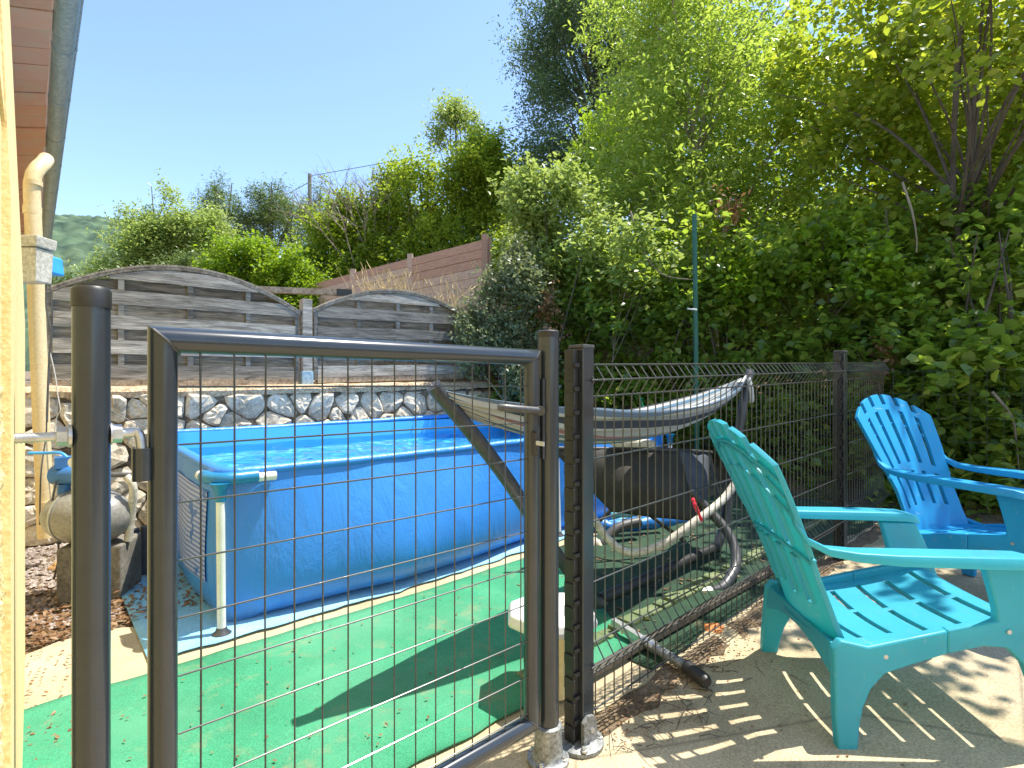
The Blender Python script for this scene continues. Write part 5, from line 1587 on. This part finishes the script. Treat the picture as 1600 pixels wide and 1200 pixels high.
tree('pale yellow-green young shoots hanging in front of the thicket left of the green net post', 'shrub', [B(1000, 400, 6.0, .35, .2, .5), B(930, 380, 6.3, .3, .2, .4)], 1300, 'robinia', .075, gnd(960, 6.4), 'bark_pale', .01, .10, 10, 61, .6, name='shrub')
tree('sparse yellowing sprays in the hedge between the green post and the right hand tree', 'shrub', [B(1290, 400, 5.6, .4, .2, .4), B(1180, 440, 5.8, .35, .2, .35), B(1390, 430, 5.0, .3, .2, .3)], 2600, 'bright', .075, gnd(1280, 5.8), 'bark_pale', .01, .10, 10, 62, .7, name='shrub')
tree('large-leaved maple-like shoots before the ivy wall above the blue armchair', 'shrub', [B(1560, 560, 4.35, .4, .2, .3), B(1480, 590, 4.4, .25, .2, .25)], 500, 'ivy', .11, gnd(1560, 4.6), 'bark_pale', .01, .12, 8, 63, .9, name='shrub')
tree('brown dead spray caught in the hedge left of the green net post', 'shrub', [B(1135, 330, 6.0, .16, .12, .3), B(860, 480, 6.2, .15, .1, .25)], 420, 'dry', .06, gnd(1130, 6.3), 'bark', .006, .08, 8, 64, .5, name='dry_shoot', droop=1.2)
tree('small clump of brown dried leaves at the fence end', 'shrub', [B(1385, 570, 4.75, .12, .12, .22)], 260, 'dry', .05, gnd(1385, 5.0), 'bark', .008, .06, 8, 30, .5, name='dry_shoot', droop=1.5)
# deep layer further up the bank
for i, (px, d, top, lab) in enumerate(((1000, 11.5, 150, 'yellow-green tree deep behind the ash on the bank'), (1190, 10.5, 60, 'sunlit tree deep behind the big thicket, above the green post'), (1400, 10, 120, 'sunlit tree deep behind the right hand tree'), (1600, 9, 100, 'sunlit tree deep behind the ivy wall at the right edge'))):
    tree(lab, 'tree', [B(px, top + 100, d, 1.7, 1.2, 1.7), B(px - 50, top + 270, d - .5, 1.8, 1.2, 1.3), B(px + 60, top + 330, d - .5, 1.8, 1.2, 1.3), B(px, top + 430, d - .8, 1.9, 1.2, 1.1)],
         34000, 'bright', .12, gnd(px, d), 'bark_pale', .09, .24, 14, 31 + i, .55, rich=False, shell=.3, group='trees deep on the bank')
# left background
tree('large rounded yellow-green shrub mass rising above the plank fence', 'shrub', [B(560, 370, 15, 1.3, 1.0, 1.1, 1.6), B(640, 330, 15, 1.3, 1.1, 1.3), B(720, 310, 14.5, 1.4, 1.1, 1.5), B(780, 290, 14, 1.0, 1.0, 1.3), B(520, 395, 15, .9, .9, .9, 1.6), B(700, 400, 14, 1.6, 1.0, 1.0), B(800, 360, 13.5, 1.1, 1.0, 1.1), B(500, 440, 14.5, 1.0, .8, .7, 1.4), B(600, 420, 14.5, 1.3, .8, .7, 1.3), B(755, 260, 14, .8, .8, .7, 1.3)],
     115000, 'shrub', .10, gnd(660, 15.5), 'bark', .08, .20, 16, 41, .6, name='shrub', rich=False, stems=4, shell=.65)
tree('bright lime green bush just above the dip between the arched panels', 'shrub', [B(400, 420, 13, .95, .8, .75), B(450, 430, 12.7, .6, .6, .5), B(350, 440, 13, .6, .6, .5), B(470, 460, 12.6, .7, .6, .5)],
     32000, 'bright', .085, gnd(410, 13), 'bark', .04, .16, 16, 42, .65, name='shrub', rich=False, stems=3, shell=.6)
tree('feathery robinia tree with thin bare twigs left of the pines', 'tree', [B(250, 400, 17, 1.3, 1.2, 1.1), B(285, 355, 17, 1.0, .9, .7, .8), B(175, 435, 16.5, .7, .8, .6), B(262, 305, 17, .35, .3, .35, .5), B(330, 370, 17, .9, .8, .9, .8), B(215, 350, 17, .5, .5, .4, .7)],
     44000, 'robinia', .11, gnd(250, 17), 'bark_pale', .07, .22, 14, 43, .45, rich=False, shell=.4, droop=.6)
tree('pointed olive green pine left of the utility pole', 'tree', [B(345, 330, 24, 1.1, 1, 1.1), B(345, 298, 24, .5, .5, .7), B(330, 370, 24, 1.6, 1.3, 1.2), B(375, 360, 24, 1.1, 1.1, 1.0)],
     20000, 'pine', .13, gnd(345, 24), 'bark', .12, .22, 14, 44, .25, rich=False)
tree('darker green pine just left of the utility pole', 'tree', [B(430, 325, 24, 1.1, 1, 1.0), B(415, 360, 24, 1.5, 1.2, 1.1), B(465, 350, 23, 1.1, 1.1, 1.1), B(432, 300, 24, .5, .5, .45)],
     22000, 'pine', .13, gnd(430, 24), 'bark', .12, .22, 14, 45, .3, rich=False)
tree('small dark conifer tip behind the utility pole', 'tree', [B(500, 300, 26, .35, .35, .5, .6), B(505, 335, 26, 1.1, .8, 1.0)], 7000, 'dark', .12, gnd(498, 26), 'bark', .08, .18, 12, 46, .3, rich=False)
tree('slender light green tree standing alone above the shrub mass', 'tree', [B(705, 185, 17, .5, .5, .35), B(685, 215, 17, .3, .4, .4, .8), B(738, 195, 17, .35, .4, .35, .8), B(712, 165, 17, .3, .3, .25)],
     4200, 'robinia', .12, gnd(712, 17), 'bark', .07, .20, 12, 47, .4, rich=False, droop=.6, shell=.3)
tree('low dark undergrowth behind the left arched panel', 'shrub', [B(300, 435, 13.5, 1.3, .7, .45), B(190, 445, 13, .9, .7, .35), B(115, 450, 13, .5, .5, .3)], 16000, 'pine', .08, gnd(260, 13.2), 'bark', .03, .15, 14, 48, .5, name='shrub', rich=False)
tree('shadowy undergrowth at the foot of the shrub mass behind the plank fence', 'shrub', [B(560, 440, 14.2, 1.6, .6, .7), B(680, 420, 13.5, 1.5, .6, .8), B(790, 420, 12, 1.0, .6, 1.0), B(480, 440, 15, 1.2, .6, .9)], 30000, 'shrub', .085, gnd(660, 13.8), 'bark', .03, .18, 14, 49, .5, name='shrub', rich=False)
# bare twiggy tree
mb = MB(); g = random.Random(8)
def twig(p, d_, l_, r, lv):
    q = p + d_ * l_
    mb.tube([p, p.lerp(q, .5) + Vector((g.uniform(-.04, .04), g.uniform(-.04, .04), g.uniform(-.02, .05))) * l_, q], [r, r * .8, r * .6], 4, cap=False)
    if lv:
        for k in range(3):
            nd = (d_ + Vector((g.gauss(0, .45), g.gauss(0, .45), g.gauss(.1, .3)))).normalized()
            twig(p.lerp(q, g.uniform(.55, 1)), nd, l_ * g.uniform(.55, .8), r * .6, lv - 1)
base = at(575, 420, 14.2)
for k in range(7):
    twig(base + Vector((g.uniform(-.4, .4), g.uniform(-.4, .4), 0)), Vector((g.gauss(0, .35), g.gauss(0, .35), 1)).normalized(), 1.25, .022, 4)
tag(mb.build('bare_tree', M['bark_pale'], None), 'leafless twiggy small tree poking out left of the shrub mass', 'tree')
# individual long bare branches in front of the hedge
for (pts, lab) in (([(985, 330, 6.0), (1005, 390, 5.95), (1030, 425, 5.9), (1060, 435, 5.9), (1095, 437, 5.9)], 'curved bare branch hanging in front of the hedge left of the green post'),
                   ([(1410, 285, 4.9), (1425, 330, 4.85), (1432, 370, 4.85), (1432, 395, 4.85)], 'short pale bare stem hanging in the right hand tree'),
                   ([(1550, 612, 4.2), (1580, 650, 4.15), (1588, 690, 4.15), (1592, 735, 4.15)], 'pale bare stem hanging before the ivy wall at right')):
    mb = MB(); pp_ = catmull([at(*q) for q in pts], 5); mb.tube(pp_, [.012 - .008 * i / len(pp_) for i in range(len(pp_))], 6)
    tag(mb.build('branch', M['bark_pale'], None, smooth=True), lab, 'branch')

# utility pole and wire
up0 = at(484, 272, 28); ub = gnd(484, 28)
ut = thing('utility_pole', 'thin grey utility pole between the pines and the shrub mass', 'utility pole', ub)
mb = MB(); mb.tube([ub, up0], [.13, .10], 10); mb.tube([up0 + RT * .28 + Vector((0, 0, -1.4)), ub + RT * .28], .07, 8); mb.build('pole', M['pole_wood'], ut, smooth=True)
mb = MB()
mb.tube([up0 + Vector((0, 0, -.1)), at(660, 244, 24), at(830, 190, 20), at(1180, 58, 15), at(1500, -80, 12)], .016, 5)
mb.tube([up0 + Vector((0, 0, -.4)), at(455, 300, 32), at(380, 340, 42)], .02, 5)
mb.build('wire', M['cable'], ut)

# ---------------------------------------------------------------- far wooded hill
def hillmat():
    m, t, p, out = newmat('wooded_hill')
    v = tex(t, 'VOR', .11)
    n = tex(t, 'NOISE', .03, 6, .65)
    c = ramp(t, v, [(0.0, (0.14, 0.20, 0.10)), (0.45, (0.07, 0.12, 0.065)), (0.9, (0.02, 0.045, 0.03))])
    c = mixc(t, ramp(t, n, [(.45, (0, 0, 0)), (.65, (.7, .7, .7))]), c, (0.09, 0.13, 0.06))
    t.links.new(c, p.inputs['Base Color']); p.inputs['Roughness'].default_value = 1
    return m
mb = MB(); V_ = []; ni, nj = 420, 200
for j in range(nj + 1):
    for i in range(ni + 1):
        a = i / ni; b = j / nj
        r = -430 + 420 * a; d = 260 + 260 * b
        crest = (125 + 20 * math.cos((a - .05) * 3) - 95 * max(0, a - .28) ** 1.1 * 1.5)
        prof = math.sin(min(1, b * 1.25) * math.pi / 2)
        z = crest * prof + 4 * noise.noise(Vector((r * .02, d * .02, 0)))
        z += 4.5 * (1 - min(1, noise.voronoi(Vector((r * .12, d * .12, 0)))[0][0] * 1.15))
        if b == 0: z = -5
        p = rd(r, d, z * .98); V_.append(p)
mb.add(V_, [(j * (ni + 1) + i, j * (ni + 1) + i + 1, (j + 1) * (ni + 1) + i + 1, (j + 1) * (ni + 1) + i) for j in range(nj) for i in range(ni)])
tag(mb.build('hill', hillmat(), None, smooth=False), kind='structure')
